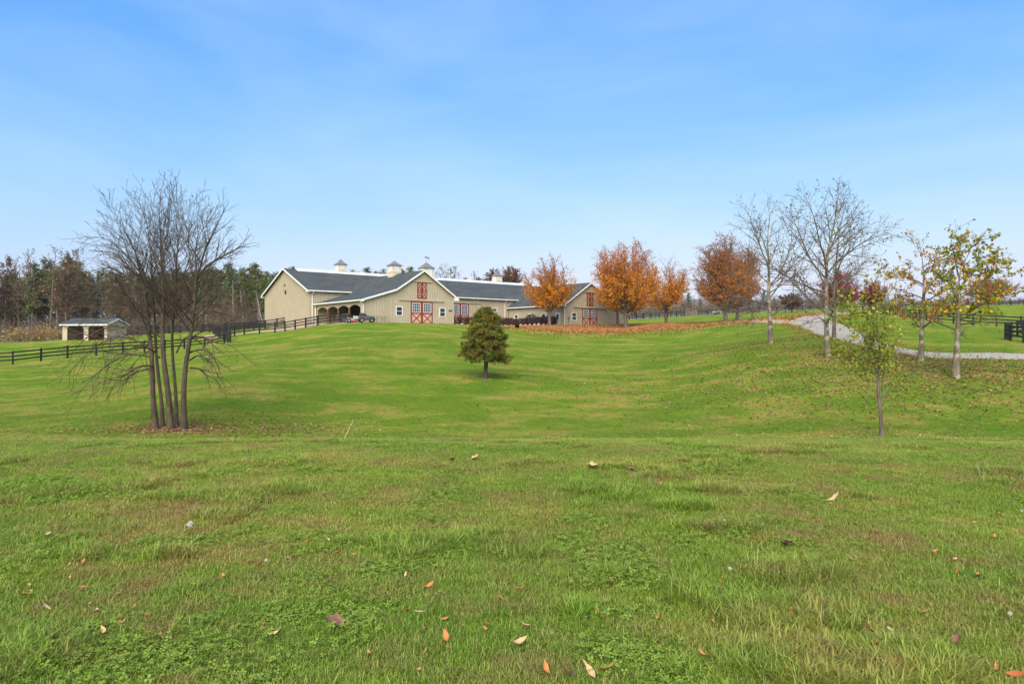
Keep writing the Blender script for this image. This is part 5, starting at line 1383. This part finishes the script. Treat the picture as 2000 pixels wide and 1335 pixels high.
hedge('round_shrub', 'dark green shrub in the corner beside the tall red doors', [(7.2, 8.6, 0.8)], [(54, 72, 46), (44, 60, 38)], 2.4, 1000, cat='shrub')
srn = random.Random(9)
def stone(u, w, s, label, group):
    g = bp(u, w); o = MB(); k1, k2 = 6, 8
    for i in range(k1 + 1):
        th = math.pi * i / k1
        for j in range(k2):
            ph = 2 * math.pi * j / k2; rr = s * (1 + srn.uniform(-0.14, 0.14))
            o.v.append((rr * 1.15 * math.sin(th) * math.cos(ph), rr * math.sin(th) * math.sin(ph), rr * 0.85 * math.cos(th)))
    for i in range(k1):
        for j in range(k2): o.f.append((i * k2 + j, i * k2 + (j + 1) % k2, (i + 1) * k2 + (j + 1) % k2, (i + 1) * k2 + j))
    ob = o.build('border_stone', M['stone'], None, smooth=True); ob.location = g + Vector((0, 0, s * 0.35)); ob.rotation_euler = (0, 0, srn.uniform(0, 6))
    tag(ob, label, 'stone', group)
for k in range(11): stone(24.75 + srn.uniform(-.1, .1), 12.6 - k * 1.15, srn.uniform(.2, .3), ORD[k] + ' pale stone in the row edging the long maroon hedge', 'stones edging the long hedge')
for k, (u, w, s, lb) in enumerate([(13.4, 9.2, .42, 'large pale boulder before the left maroon hedge'), (12.4, 9.0, .25, 'small pale stone left of the large boulder'), (14.6, 9.2, .24, 'small pale stone right of the large boulder'), (23.2, 10.4, .3, 'pale stone before the short maroon hedge')]): stone(u, w, s, lb, 'boulders before the hedges')
# ------------------------------------------------------------------ grass, clover, leaf litter (scattered stuff)
def mat_blades(name, kind):
    t = NT(name); p = t.pos()
    col = lawn_color(t, p)
    oi = t.new('ShaderNodeObjectInfo')
    if kind == 'grass':
        a = t.new('ShaderNodeAttribute', attribute_name='col')
        col = t.mix(0.38, col, a.outputs['Color'])
        hs = t.new('ShaderNodeHueSaturation'); t.link(col, hs.inputs['Color']); t.link(t.rng(oi.outputs['Random'], 0, 1, 0.8, 1.3), hs.inputs['Value']); col = hs.outputs[0]
        big = t.noise(0.55, 5, 0.65, p); mid = t.noise(2.2, 4, 0.65, p)
        thin = t.math('MULTIPLY', t.rng(big, 0.42, 0.62), t.rng(mid, 0.34, 0.64))
        col = t.mix(t.math('MULTIPLY', thin, 0.8), col, s2l(160, 130, 80))
        col = t.mix(t.rng(oi.outputs['Random'], 0.93, 0.96, 0, 0.7), col, s2l(178, 160, 104))
    elif kind == 'clover':
        col = t.mix(t.rng(oi.outputs['Random'], 0, 1, 0, 1), s2l(120, 144, 48), s2l(148, 168, 66))
    d = t.new('ShaderNodeBsdfDiffuse'); tr = t.new('ShaderNodeBsdfTranslucent'); mx = t.new('ShaderNodeMixShader')
    gl = t.new('ShaderNodeBsdfGlossy', Roughness=0.45); m2 = t.new('ShaderNodeMixShader'); m2.inputs[0].default_value = 0.02
    gl.inputs['Color'].default_value = (0.9, 0.95, 0.9, 1)
    t.link(col, d.inputs['Color']); t.link(col, tr.inputs['Color']); mx.inputs[0].default_value = 0.35
    t.link(d.outputs[0], mx.inputs[1]); t.link(tr.outputs[0], mx.inputs[2]); t.link(mx.outputs[0], m2.inputs[1]); t.link(gl.outputs[0], m2.inputs[2])
    t.link(m2.outputs[0], t.out.inputs['Surface'])
    return t.m
M['blade'] = mat_blades('grass_blades', 'grass'); M['clover'] = mat_blades('clover_leaves', 'clover')
def mat_litter(name, ramp):
    t = NT(name); oi = t.new('ShaderNodeObjectInfo')
    cr = t.new('ShaderNodeValToRGB'); cr.color_ramp.interpolation = 'CONSTANT'
    e = cr.color_ramp.elements; n = len(ramp)
    while len(e) < n: e.new(0.5)
    for i, c in enumerate(ramp): e[i].position = i / n; e[i].color = s2l(*c)
    t.link(oi.outputs['Random'], cr.inputs['Fac'])
    nz = t.noise(40, 3, 0.6, t.pos())
    hs = t.new('ShaderNodeHueSaturation'); t.link(cr.outputs[0], hs.inputs['Color']); t.link(t.rng(nz, 0.3, 0.7, 0.75, 1.2), hs.inputs['Value'])
    return t.finish(hs.outputs[0], 0.8, None, 0.2)
M['litter_orange'] = mat_litter('orange_leaf_litter', [(186, 124, 68), (168, 106, 58), (196, 142, 84), (150, 100, 64), (180, 138, 90), (132, 94, 66)])
M['litter_brown'] = mat_litter('brown_leaf_litter', [(142, 110, 78), (122, 94, 68), (166, 130, 92), (104, 82, 62), (150, 104, 70)])
M['litter_yellow'] = mat_litter('yellow_leaf_litter', [(166, 156, 80), (150, 144, 70), (176, 152, 88), (140, 118, 68)])

def hidden_coll(name): return bpy.data.collections.new(name)
def tuft_obj(coll, name, seed, n, h, spread, w, lean, mat):
    rg = np.random.default_rng(seed); V = []; Fq = []; Ft = []; Cc = []
    pal = np.array([s2l(*c)[:3] for c in [(136, 164, 50), (152, 178, 58), (118, 152, 52), (174, 182, 76), (190, 170, 104), (122, 154, 68)]])
    for k in range(n):
        a = rg.uniform(0, 6.28); r = spread * math.sqrt(rg.random()); x, y = r * math.cos(a), r * math.sin(a)
        az = rg.uniform(0, 6.28); L = h * rg.uniform(0.55, 1.2); ln = lean * rg.uniform(0.3, 1.5); ww = w * rg.uniform(0.7, 1.3)
        d = np.array([math.cos(az), math.sin(az), 0]); s = np.array([-d[1], d[0], 0]); b = len(V); p0 = np.array([x, y, -0.012])
        for t, wt2 in ((0, 1.0), (0.4, 0.9), (0.75, 0.6)):
            c = p0 + d * (ln * L * t * t) + np.array([0, 0, L * (t - 0.25 * ln * t * t)])
            V += [c - s * ww * wt2 / 2, c + s * ww * wt2 / 2]
        V.append(p0 + d * (ln * L) + np.array([0, 0, L * (1 - 0.3 * ln)]))
        Fq += [(b, b + 1, b + 3, b + 2), (b + 2, b + 3, b + 5, b + 4)]; Ft.append((b + 4, b + 5, b + 6))
        c = pal[rg.choice(6, p=[.28, .22, .2, .12, .08, .10])] * rg.uniform(0.8, 1.2); Cc += [c * 0.75, c * 0.75, c, c, c * 1.05, c * 1.05, c * 1.1]
    me = mesh_np(name, np.array(V), [np.array(Fq), np.array(Ft)], colors=np.array(Cc)); me.materials.append(mat)
    o = bpy.data.objects.new(name, me); coll.objects.link(o); return o
def clover_obj(coll, name, seed):
    rg = np.random.default_rng(seed); V = []; Fc = []
    for k in range(9):
        x, y = rg.normal(0, 0.045, 2); z = rg.uniform(0.02, 0.045); tilt = rg.normal(0, 0.25, 2); a0 = rg.uniform(0, 6.28); s = rg.uniform(0.006, 0.010)
        for j in range(3):
            a = a0 + j * 2.094; b = len(V); c = np.array([x, y, z])
            for rr, da in ((0.1, 0), (1.2, 0.55), (1.75, 0.22), (1.6, 0), (1.75, -0.22), (1.2, -0.55)):
                q = np.array([math.cos(a + da), math.sin(a + da)]) * rr * s; V.append(c + np.array([q[0], q[1], q[0] * tilt[0] + q[1] * tilt[1]]))
            Fc += [(b, b + 1, b + 2), (b, b + 2, b + 3), (b, b + 3, b + 4), (b, b + 4, b + 5)]
    me = mesh_np(name, np.array(V), np.array(Fc)); me.materials.append(M['clover'])
    o = bpy.data.objects.new(name, me); coll.objects.link(o)
def leaf_obj(coll, name, seed, L, W, curl, mat):
    o = bpy.data.objects.new(name, leaf_shape(name, seed, L, W, curl)); o.data.materials.append(mat); coll.objects.link(o)
def leaf_shape(name, seed, L, W, curl, lobes=0):
    """a single dry leaf: pointed blade, raised edges, bent along its length"""
    rg = np.random.default_rng(seed); n = 7; V = []; Fc = []
    for i in range(n):
        t = i / (n - 1); w = W / 2 * (math.sin(math.pi * min(1, t * 0.96 + 0.03)) ** 0.8)
        if lobes: w *= 1 + 0.38 * math.sin(t * math.pi * 2 * lobes)
        z = curl * L * (4 * (t - 0.5) ** 2) * 0.5 + rg.normal(0, 0.015 * L)
        V += [(L * (t - 0.5), -w, z + curl * w * 1.3 + rg.normal(0, .01 * L)), (L * (t - 0.5), 0, z), (L * (t - 0.5), w, z + curl * w * 1.3 + rg.normal(0, .01 * L))]
    for i in range(n - 1):
        b = i * 3; Fc += [(b, b + 3, b + 4, b + 1), (b + 1, b + 4, b + 5, b + 2)]
    return mesh_np(name, np.array(V), np.array(Fc), smooth=True)

def scatter(name, label, coll, P, rot, scl, idx, cat, kind='stuff'):
    """one object: points carrying rotation, scale and pick, instancing the shapes of coll"""
    me = bpy.data.meshes.new(name); me.vertices.add(len(P)); me.vertices.foreach_set('co', np.asarray(P, np.float32).ravel())
    a = me.attributes.new('rot', 'FLOAT_VECTOR', 'POINT'); a.data.foreach_set('vector', np.asarray(rot, np.float32).ravel())
    a = me.attributes.new('scl', 'FLOAT', 'POINT'); a.data.foreach_set('value', np.asarray(scl, np.float32))
    a = me.attributes.new('idx', 'INT', 'POINT'); a.data.foreach_set('value', np.asarray(idx, np.int32))
    o = bpy.data.objects.new(name, me); C.objects.link(o); tag(o, label, cat, kind=kind)
    ng = bpy.data.node_groups.new(name + '_scatter', 'GeometryNodeTree')
    ng.interface.new_socket('Geometry', in_out='INPUT', socket_type='NodeSocketGeometry'); ng.interface.new_socket('Geometry', in_out='OUTPUT', socket_type='NodeSocketGeometry')
    N, L = ng.nodes, ng.links
    gi, go = N.new('NodeGroupInput'), N.new('NodeGroupOutput')
    ci = N.new('GeometryNodeCollectionInfo'); ci.inputs['Collection'].default_value = coll; ci.inputs['Separate Children'].default_value = True; ci.inputs['Reset Children'].default_value = True
    ip = N.new('GeometryNodeInstanceOnPoints'); ip.inputs['Pick Instance'].default_value = True
    def attr(nm, typ): q = N.new('GeometryNodeInputNamedAttribute'); q.data_type = typ; q.inputs['Name'].default_value = nm; return q.outputs['Attribute']
    L.new(gi.outputs[0], ip.inputs['Points']); L.new(ci.outputs[0], ip.inputs['Instance'])
    L.new(attr('rot', 'FLOAT_VECTOR'), ip.inputs['Rotation']); L.new(attr('scl', 'FLOAT'), ip.inputs['Scale']); L.new(attr('idx', 'INT'), ip.inputs['Instance Index'])
    L.new(ip.outputs[0], go.inputs[0])
    md = o.modifiers.new('scatter', 'NODES'); md.node_group = ng
    return o

gr = np.random.default_rng(99)
ct_ = hidden_coll('turf_shapes')
for k in range(5): tuft_obj(ct_, 'a_short_%d' % k, 200 + k, 24, 0.046, 0.06, 0.0042, 0.95, M['blade'])
for k in range(3): tuft_obj(ct_, 'b_long_%d' % k, 210 + k, 26, 0.088, 0.06, 0.005, 1.0, M['blade'])
for k in range(3): clover_obj(ct_, 'c_clover_%d' % k, 220 + k)
def vnoise(X, Y, s, seed):
    """smooth value noise for patchiness"""
    r = np.random.default_rng(seed).random((64, 64)); x = X / s; y = Y / s
    i = np.floor(x).astype(int); j = np.floor(y).astype(int); fx = x - i; fy = y - j; fx = fx * fx * (3 - 2 * fx); fy = fy * fy * (3 - 2 * fy)
    g = lambda a, b: r[a % 64, b % 64]
    return (g(i, j) * (1 - fx) + g(i + 1, j) * fx) * (1 - fy) + (g(i, j + 1) * (1 - fx) + g(i + 1, j + 1) * fx) * fy
def fan_points(n, y0, y1, power, margin=1.06):
    """points in front of the camera, density falling with distance"""
    u = gr.random(n)
    e = 2 - power
    Y = (y0 ** e + u * (y1 ** e - y0 ** e)) ** (1 / e) if abs(e) > 1e-3 else y0 * (y1 / y0) ** u
    X = gr.uniform(-1, 1, n) * (0.735 * Y * margin + 6.0)
    return X, Y
X, Y = fan_points(270000, 1.6, 14.0, 0.8)
lng = vnoise(X, Y, 0.9, 1) * 0.6 + vnoise(X, Y, 0.35, 2) * 0.4; clv = vnoise(X, Y, 0.7, 3) * 0.65 + vnoise(X, Y, 0.22, 4) * 0.35
bare = vnoise(X, Y, 1.1, 5) * 0.6 + vnoise(X, Y, 0.4, 6) * 0.4
keep = gr.random(len(X)) < np.clip(1.35 - np.clip(bare - 0.5, 0, 1) * 2.6, 0.35, 1)
X, Y, lng, clv = X[keep], Y[keep], lng[keep], clv[keep]; n = len(X)
idx = gr.integers(0, 5, n)
idx = np.where((lng > 0.68) & (gr.random(n) < 0.5), gr.integers(5, 8, n), idx)
idx = np.where((clv > 0.66) & (gr.random(n) < 0.32), gr.integers(8, 11, n), idx)
scl = gr.uniform(0.75, 1.25, n) * np.interp(Y, [3, 8, 14], [1.0, 0.95, 0.72]) * (0.8 + 0.5 * lng)
rot = np.stack([gr.normal(0, .12, n), gr.normal(0, .12, n), gr.uniform(0, 6.28, n)], 1)
scatter('lawn_grass', 'short green lawn grass with clover filling the foreground', ct_, np.stack([X, Y, gz_np(X, Y)], 1), rot, scl, idx, 'grass')
X, Y = fan_points(110000, 26, 75, 1.5); n = len(X)
scatter('hillside_grass', 'mown grass covering the hillside below the barn', ct_, np.stack([X, Y, gz_np(X, Y)], 1), np.stack([gr.normal(0, .15, n), gr.normal(0, .15, n), gr.uniform(0, 6.28, n)], 1),
        gr.uniform(1.0, 1.7, n) * (0.8 + vnoise(X, Y, 1.5, 8) * 0.6), gr.integers(0, 5, n), 'grass')

# fallen leaves too many to count
co = hidden_coll('orange_leaf_shapes')
for k in range(4): leaf_obj(co, 'o_%d' % k, 300 + k, 0.13, 0.09, 0.25 + 0.1 * k, M['litter_orange'])
cb = hidden_coll('brown_leaf_shapes')
for k in range(4): leaf_obj(cb, 'b_%d' % k, 310 + k, 0.17, 0.13, 0.35 + 0.1 * k, M['litter_brown'])
cy_ = hidden_coll('yellow_leaf_shapes')
for k in range(3): leaf_obj(cy_, 'y_%d' % k, 320 + k, 0.10, 0.08, 0.2, M['litter_yellow'])
def litter(name, label, coll, X, Y, smin, smax, nvar, dz=0.03):
    n = len(X)
    scatter(name, label, coll, np.stack([X, Y, gz_np(X, Y) + dz], 1), np.stack([gr.normal(0, .35, n), gr.normal(0, .35, n), gr.uniform(0, 6.28, n)], 1), gr.uniform(smin, smax, n), gr.integers(0, nvar, n), 'leaves')
XX = []; YY = []
for px, Yc, n, sx_, sy_ in [(1073, 110, 5400, 6.5, 4.0), (1222, 106.5, 8400, 7.5, 4.5), (1206, 114, 3600, 6, 4), (1301, 114, 4200, 6.5, 4.5), (1417, 107, 7800, 7.0, 4.5), (1440, 116, 3600, 6, 4), (1150, 106, 4200, 6, 2.6), (1350, 110, 4200, 6, 4), (1030, 103.5, 3000, 4, 2.2), (1260, 108, 4800, 6, 3.5), (1222, 98, 5000, 8, 5), (1330, 100, 5000, 9, 4.5), (1440, 100, 6000, 6, 4.5), (1120, 102, 4000, 8, 3.5), (1480, 104, 2500, 5, 5)]:
    x0, y0_ = pxy(px, 0, Yc); XX.append(x0 + gr.normal(0, sx_, n)); YY.append(y0_ + gr.normal(0, sy_, n))
litter('leaf_carpet', 'orange carpet of fallen leaves under the maples', co, np.concatenate(XX), np.concatenate(YY), 0.9, 1.6, 4)
XX = []; YY = []
for px, Yc, n, s in [(1866, 41, 1600, 4.5), (1797, 47, 1700, 4.5), (1617, 48, 1100, 5), (1505, 56, 700, 5), (1750, 40, 1500, 6), (1600, 41, 800, 6), (1400, 42, 500, 7), (1950, 43, 1300, 5), (1200, 45, 240, 8)]:
    x0, y0_ = pxy(px, 0, Yc); XX.append(x0 + gr.normal(0, s, n)); YY.append(y0_ + gr.normal(0, s * 0.8, n))
litter('brown_leaf_scatter', 'brown sycamore leaves scattered over the right hillside', cb, np.concatenate(XX), np.concatenate(YY), 0.4, 0.85, 4, 0.045)
x0, y0_ = pxy(345, 0, 31.5)
litter('brown_leaf_ring', 'small brown leaves lying round the multi stemmed tree', cb, np.concatenate([x0 + gr.normal(1.2, 3.4, 2600), x0 + gr.normal(0, 1.0, 900)]), np.concatenate([y0_ + gr.normal(0.6, 1.7, 2600), y0_ + gr.normal(0, .6, 900)]), 0.3, 0.6, 4, 0.035)
x0, y0_ = pxy(1722, 0, 28.7)
litter('yellow_leaf_ring', 'small yellow leaves lying round the young tree', cy_, x0 + gr.normal(0.5, 2.6, 420), y0_ + gr.normal(0.6, 1.3, 420), 0.45, 0.9, 3, 0.04)
cs_ = hidden_coll('leaf_bit_shapes')
for k in range(4): leaf_obj(cs_, 's_%d' % k, 330 + k, 0.028, 0.012, 0.3 + 0.1 * k, M['litter_brown'])
X, Y = fan_points(1500, 2.6, 13.0, 0.9)
litter('leaf_bits', 'small brown leaf fragments sunk in the foreground grass', cs_, X, Y, 0.6, 1.6, 4, 0.028)
# leaves drifted along the drive edges
Ld = smooth_line(DRIVE, 0.5); Td = np.gradient(Ld, axis=0); Td /= np.linalg.norm(Td, axis=1)[:, None]; Nd = np.stack([-Td[:, 1], Td[:, 0]], 1)
i = gr.integers(0, int(len(Ld) * 0.75), 2200); sd = np.where(gr.random(2200) < 0.7, 1, -1); q = Ld[i] + Nd[i] * (sd * (2.35 + np.abs(gr.normal(0, 0.6, 2200))))[:, None]
litter('drive_edge_leaves', 'tan and orange leaves drifted along the driveway edges', co, q[:, 0], q[:, 1], 0.7, 1.2, 4, 0.04)
# bare earth rings round trunks
def soil(px, Y, r, label, ry=0.75):
    x, y = pxy(px, 0, Y); V = [(x, y, gz(x, y) + 0.03)]; n = 22; rn = random.Random(px)
    for k in range(n):
        a = 6.283 * k / n; rr = r * rn.uniform(0.75, 1.15); X_, Y_ = x + rr * math.cos(a), y + ry * rr * math.sin(a); V.append((X_, Y_, gz(X_, Y_) - 0.01))
    me = bpy.data.meshes.new('bare_soil'); me.from_pydata(V, [], [(0, 1 + k, 1 + (k + 1) % n) for k in range(n)]); me.update()
    tag(link_mesh('bare_soil', me, M['soil']), label, 'soil', kind='structure')
M['soil'] = mat_gravel('mulch_soil', (112, 88, 68), (150, 122, 96), (128, 100, 76))
soil(335, 31.4, 1.7, 'bare brown soil round the multi stemmed tree'); soil(948, 46, 0.75, 'bare soil patch under the lone evergreen'); soil(1722, 28.5, 0.45, 'bare soil at the foot of the young tree')

# single leaves and flowers in the foreground, each its own object
def mat_dry(name, a, b):
    t = NT(name); n = t.noise(30, 4, 0.6, t.obj())
    return t.finish(t.mix(t.rng(n, 0.35, 0.65), s2l(*a), s2l(*b)), 0.7, t.bump(n, 0.4, 0.004), 0.25)
DRY = {'orange': mat_dry('dry_orange_leaf', (170, 104, 54), (194, 134, 78)), 'tan': mat_dry('dry_tan_leaf', (176, 140, 98), (202, 168, 126)), 'rust': mat_dry('dry_rust_leaf', (150, 76, 44), (178, 98, 56)), 'brown': mat_dry('dry_brown_leaf', (112, 78, 62), (146, 106, 86)), 'dark': mat_dry('dry_dark_leaf', (52, 26, 20), (76, 40, 30))}
SHAPES = {}
def dry(px, py, colr, L, W, label, group, rz=None, lobes=0, seed=0):
    # where the line of sight meets the lawn
    d = Vector(((px - 1000) / F, 1, (667 - py) / F)); h = BVH.ray_cast(Vector((0, 0, EYE)), d.normalized())
    key = (colr, seed % 5, lobes)
    if key not in SHAPES:
        SHAPES[key] = leaf_shape('leaf_blade', 400 + seed % 5, 1.0, W / L, 0.25 + 0.1 * (seed % 5), lobes); SHAPES[key].materials.append(DRY[colr])
    o = bpy.data.objects.new('fallen_leaf', SHAPES[key]); C.objects.link(o); p = h[0]
    rn = random.Random(int(px * 7 + py)); o.location = p + Vector((0, 0, 0.036)); o.scale = (L, L, L)
    o.rotation_euler = (rn.gauss(0, .3), rn.gauss(-0.15, .3), rn.uniform(0, 6.28) if rz is None else rz)
    tag(o, label, 'leaf', group); return o
rl = random.Random(1234); k = 0; LEAFN = {}
GRP = 'narrow dry leaves strewn over the foreground grass'
for px, py, c, s in [(48, 1172, 'orange', 1.5), (55, 1166, 'tan', 1.2), (135, 1140, 'tan', 1.0), (160, 1108, 'orange', 1.0), (160, 1156, 'orange', 1.0), (90, 1196, 'tan', 1.1), (190, 1205, 'tan', 1.2), (315, 1256, 'tan', 1.5), (205, 1245, 'tan', 1.2), (262, 1195, 'orange', .9), (240, 1226, 'orange', .9), (218, 1155, 'orange', .9),
                     (540, 1250, 'tan', 1.4), (438, 1135, 'orange', 1.0), (445, 1115, 'orange', .9), (380, 1150, 'orange', .9), (545, 1080, 'orange', 1.2), (660, 1088, 'orange', 1.4), (690, 1092, 'orange', 1.0), (697, 1183, 'tan', 1.2), (725, 1182, 'orange', 1.0), (792, 1132, 'tan', .9), (838, 1155, 'orange', 1.3), (795, 1203, 'orange', 1.1), (820, 1206, 'tan', 1.1),
                     (872, 1220, 'orange', 1.5), (830, 1240, 'orange', 1.0), (872, 1258, 'orange', 1.5), (950, 1242, 'orange', .9), (968, 1208, 'orange', 1.1), (978, 1178, 'orange', 1.2), (1018, 1160, 'orange', 1.2), (1014, 1268, 'tan', 1.7), (1030, 1235, 'tan', 1.1), (1015, 1012, 'orange', 1.1), (932, 1070, 'rust', .9), (968, 1090, 'tan', 1.0), (1117, 1148, 'tan', 1.0), (1190, 1147, 'orange', 1.2),
                     (1148, 1216, 'tan', 1.3), (1168, 1204, 'orange', .9), (1220, 1067, 'orange', 1.0), (1215, 1080, 'tan', 1.0), (1158, 1083, 'orange', 1.0), (1305, 1180, 'orange', 1.5), (1285, 1216, 'orange', 1.0), (1145, 1313, 'tan', 1.2), (1065, 1320, 'orange', 1.2), (1185, 1322, 'orange', 1.6), (1155, 1325, 'tan', 1.4), (1282, 1262, 'tan', 1.2), (1285, 1275, 'orange', .9), (1370, 1290, 'orange', 1.2),
                     (1410, 1148, 'orange', 1.2), (1545, 1205, 'orange', 1.0), (1575, 1215, 'tan', 1.6), (1640, 1205, 'tan', 1.0), (1697, 1240, 'orange', 1.4), (1712, 1272, 'rust', 1.3), (1805, 1205, 'orange', 1.1), (1817, 1177, 'orange', 1.0), (1825, 1085, 'orange', 1.1), (1912, 1135, 'orange', 1.4), (1942, 1057, 'orange', 1.1), (1865, 1100, 'tan', .9), (1870, 1125, 'rust', .9), (1900, 1027, 'orange', 1.0), (1948, 1010, 'orange', 1.1),
                     (1565, 1088, 'orange', .9), (1740, 1242, 'tan', 1.1), (1770, 1210, 'tan', 1.1), (1540, 1320, 'tan', 1.3), (1748, 1310, 'orange', 1.2), (1948, 1322, 'orange', 1.2), (1382, 1042, 'rust', 1.0), (1350, 1045, 'orange', .8), (1290, 950, 'orange', 1.0), (1275, 998, 'tan', .9), (815, 944, 'orange', .9), (718, 952, 'orange', .8), (855, 995, 'rust', .8), (800, 980, 'orange', .8), (1410, 1002, 'orange', .9), (1455, 1118, 'orange', .9), (1985, 1330, 'rust', 1.4),
                     (130, 1018, 'orange', 1.1), (98, 1028, 'tan', .9), (92, 1052, 'tan', 1.2), (450, 910, 'orange', .8), (285, 1015, 'orange', .8), (578, 1040, 'orange', 1.1), (600, 1065, 'orange', 1.0), (508, 1112, 'rust', .9), (645, 1062, 'tan', .9), (505, 1055, 'orange', 1.0), (170, 886, 'tan', 1.0), (213, 867, 'tan', 1.2), (110, 884, 'tan', .9), (1740, 897, 'tan', .9), (1545, 875, 'tan', 1.1), (1775, 884, 'tan', .9), (1630, 922, 'orange', .9)]:
    k += 1
    col_w = {'orange': 'narrow orange dry leaf', 'tan': 'narrow pale tan dry leaf', 'rust': 'narrow rust red dry leaf'}[c]
    row_w = 'near the grassy crest' if py < 1000 else 'in the middle of the foreground' if py < 1130 else 'in the near foreground' if py < 1235 else 'by the bottom edge'
    col_i = ('far left', 'left of centre', 'at centre', 'right of centre', 'far right')[min(4, int(px / 400))]
    o = dry(px, py, c, 0.058 * s * rl.uniform(.9, 1.15), 0.02 * s, col_w, GRP, None, 0, k)
    LEAFN.setdefault('%s %s, %s' % (col_w, row_w, col_i), []).append((px, o))
for desc, items in LEAFN.items():
    items.sort(key=lambda q: q[0])
    for k2, (_, o) in enumerate(items): o['label'] = desc if len(items) == 1 else '%s, %s' % (desc, ORD[k2])
dry(655, 1228, 'brown', 0.11, 0.10, 'large crumpled brown leaf in the lower left foreground', None, 0.6, 2, 1)
dry(1537, 1071, 'dark', 0.10, 0.06, 'dark red brown curled leaf right of centre in the foreground', None, 0.2, 2, 2)
dry(1630, 981, 'tan', 0.15, 0.06, 'long tan leaf beside a darker grass tuft on the right', None, 0.1, 0, 3)
dry(1156, 918, 'tan', 0.14, 0.11, 'broad tan leaf near the crest, left of a darker one', None, 0.4, 2, 4)
dry(1232, 921, 'brown', 0.14, 0.10, 'dark brown curled leaf near the crest, right of a tan one', None, 2.0, 2, 5)
dry(928, 899, 'tan', 0.14, 0.10, 'tan leaf at the end of the dark grass tuft on the crest', None, 1.0, 2, 6)
dry(884, 904, 'brown', 0.12, 0.09, 'small brown leaf in the dark grass tuft on the crest', None, 1.5, 2, 7)
dry(1107, 1330, 'brown', 0.07, 0.06, 'grey brown leaf at the bottom edge near the centre', None, 1.5, 2, 8)
dry(1873, 1263, 'brown', 0.06, 0.05, 'grey brown leaf at the lower right', None, 0.5, 2, 9)
M['puff'] = mat_paint('seed_head', (214, 208, 196), 0.08, 20, 0.9); M['stalk'] = mat_paint('green_stalk', (120, 140, 70), 0.1, 10, 0.8); M['straw'] = mat_paint('dry_straw', (196, 188, 130), 0.08, 10, 0.8)
def flower(px, py, r, hgt, nm, label, group=None):
    d = Vector(((px - 1000) / F, 1, (667 - py) / F)); p = BVH.ray_cast(Vector((0, 0, EYE)), d.normalized())[0]
    root = empty(nm, p); tag(root, label, 'flower', group)
    MB().tube([(0, 0, -.01), (.004, 0, hgt * .6), (0, 0, hgt)], .0018, 5).build('stalk', M['stalk'], root)
    rg = np.random.default_rng(int(px)); nn = 420; dv = rg.normal(0, 1, (nn, 3)); dv /= np.linalg.norm(dv, axis=1)[:, None]
    me = leaf_mesh('head', dv * r * rg.uniform(.55, 1, (nn, 1)) + np.array([0, 0, hgt + r * .6]), r * .42, rg, np.tile(np.array([[.62, .6, .54]]), (nn, 1)), .35)
    link_mesh('head', me, M['puff'], root)
flower(371, 1040, .022, .06, 'dandelion_clock', 'round white dandelion seed head left of centre')
for px, py, lb in [(1415, 1028, 'white clover bloom on a stalk right of centre'), (1996, 1008, 'white clover bloom at the right edge'), (1973, 1216, 'white clover bloom at the lower right'), (1426, 1125, 'small white clover bloom below the stalked one'), (520, 1108, 'small white clover bloom left of centre')]: flower(px, py, .010, .05, 'clover_bloom', lb, 'white clover blooms')
st = at(680, 880, 12.0); st = gpt(st.x, 12.0)
sk = empty('dry_grass_stalk', st); tag(sk, 'single pale grass stalk leaning right on the crest', 'grass')
MB().tube([(-.08, 0, 0), (-.03, 0, .12), (.04, 0, .26), (.09, 0, .36)], [.006, .006, .005, .003], 5).build('stalk', M['straw'], sk)
# ------------------------------------------------------------------ far wooded hills and the air between
M['hill'] = (lambda t: t.finish(t.mix(t.rng(t.noise(0.02, 6, 0.65, t.pos()), 0.35, 0.65), s2l(88, 84, 60), s2l(112, 98, 74)), 0.95, t.bump(t.noise(0.08, 4, 0.7, t.pos()), 0.8, 6.0), 0.1))(NT('autumn_woodland'))
def ridge(label, Y, x0, x1, top, var, depth, seed):
    rg = np.random.default_rng(seed); n = 160; k = 8
    X = np.linspace(x0, x1, n); ph = rg.uniform(0, 6.28, 6)
    h = top * (1 + var * (0.5 * np.sin(X / 900 + ph[0]) + 0.3 * np.sin(X / 370 + ph[1]) + 0.2 * np.sin(X / 160 + ph[2]))) + rg.normal(0, top * 0.006, n)
    V = []
    for j in range(k):
        t = j / (k - 1); sh = math.sin(math.pi * t) ** 0.8
        V.append(np.stack([X, Y - depth / 2 + depth * t + 60 * np.sin(X / 500 + j), -5 + (h + 5) * sh * (1 + rg.normal(0, 0.012, n))], 1))
    V = np.array(V).transpose(1, 0, 2).reshape(-1, 3); a = (np.arange(n - 1)[:, None] * k + np.arange(k - 1)[None]).ravel()
    o = link_mesh('hills', mesh_np('hills', V, np.stack([a, a + 1, a + k + 1, a + k], 1), smooth=True), M['hill']); tag(o, label, 'hills', kind='structure')
ridge('blue wooded mountain ridge far beyond the right fields', 3600, -1500, 4300, 206, 0.12, 900, 5)
hz = MB().box(-4800, 4800, -250, 4700, -12, 260).build('haze', None)
tag(hz, 'thin pale air over the whole valley', 'haze', kind='stuff')
hm = bpy.data.materials.new('valley_air'); hm.use_nodes = True; hn = hm.node_tree.nodes; hn.clear()
ho = hn.new('ShaderNodeOutputMaterial'); hv = hn.new('ShaderNodeVolumePrincipled')
hv.inputs['Color'].default_value = (0.94, 0.97, 1.0, 1); hv.inputs['Density'].default_value = 0.00012; hv.inputs['Anisotropy'].default_value = 0.2
hm.node_tree.links.new(hv.outputs[0], ho.inputs['Volume']); hz.data.materials.append(hm)
hz.display_type = 'WIRE'
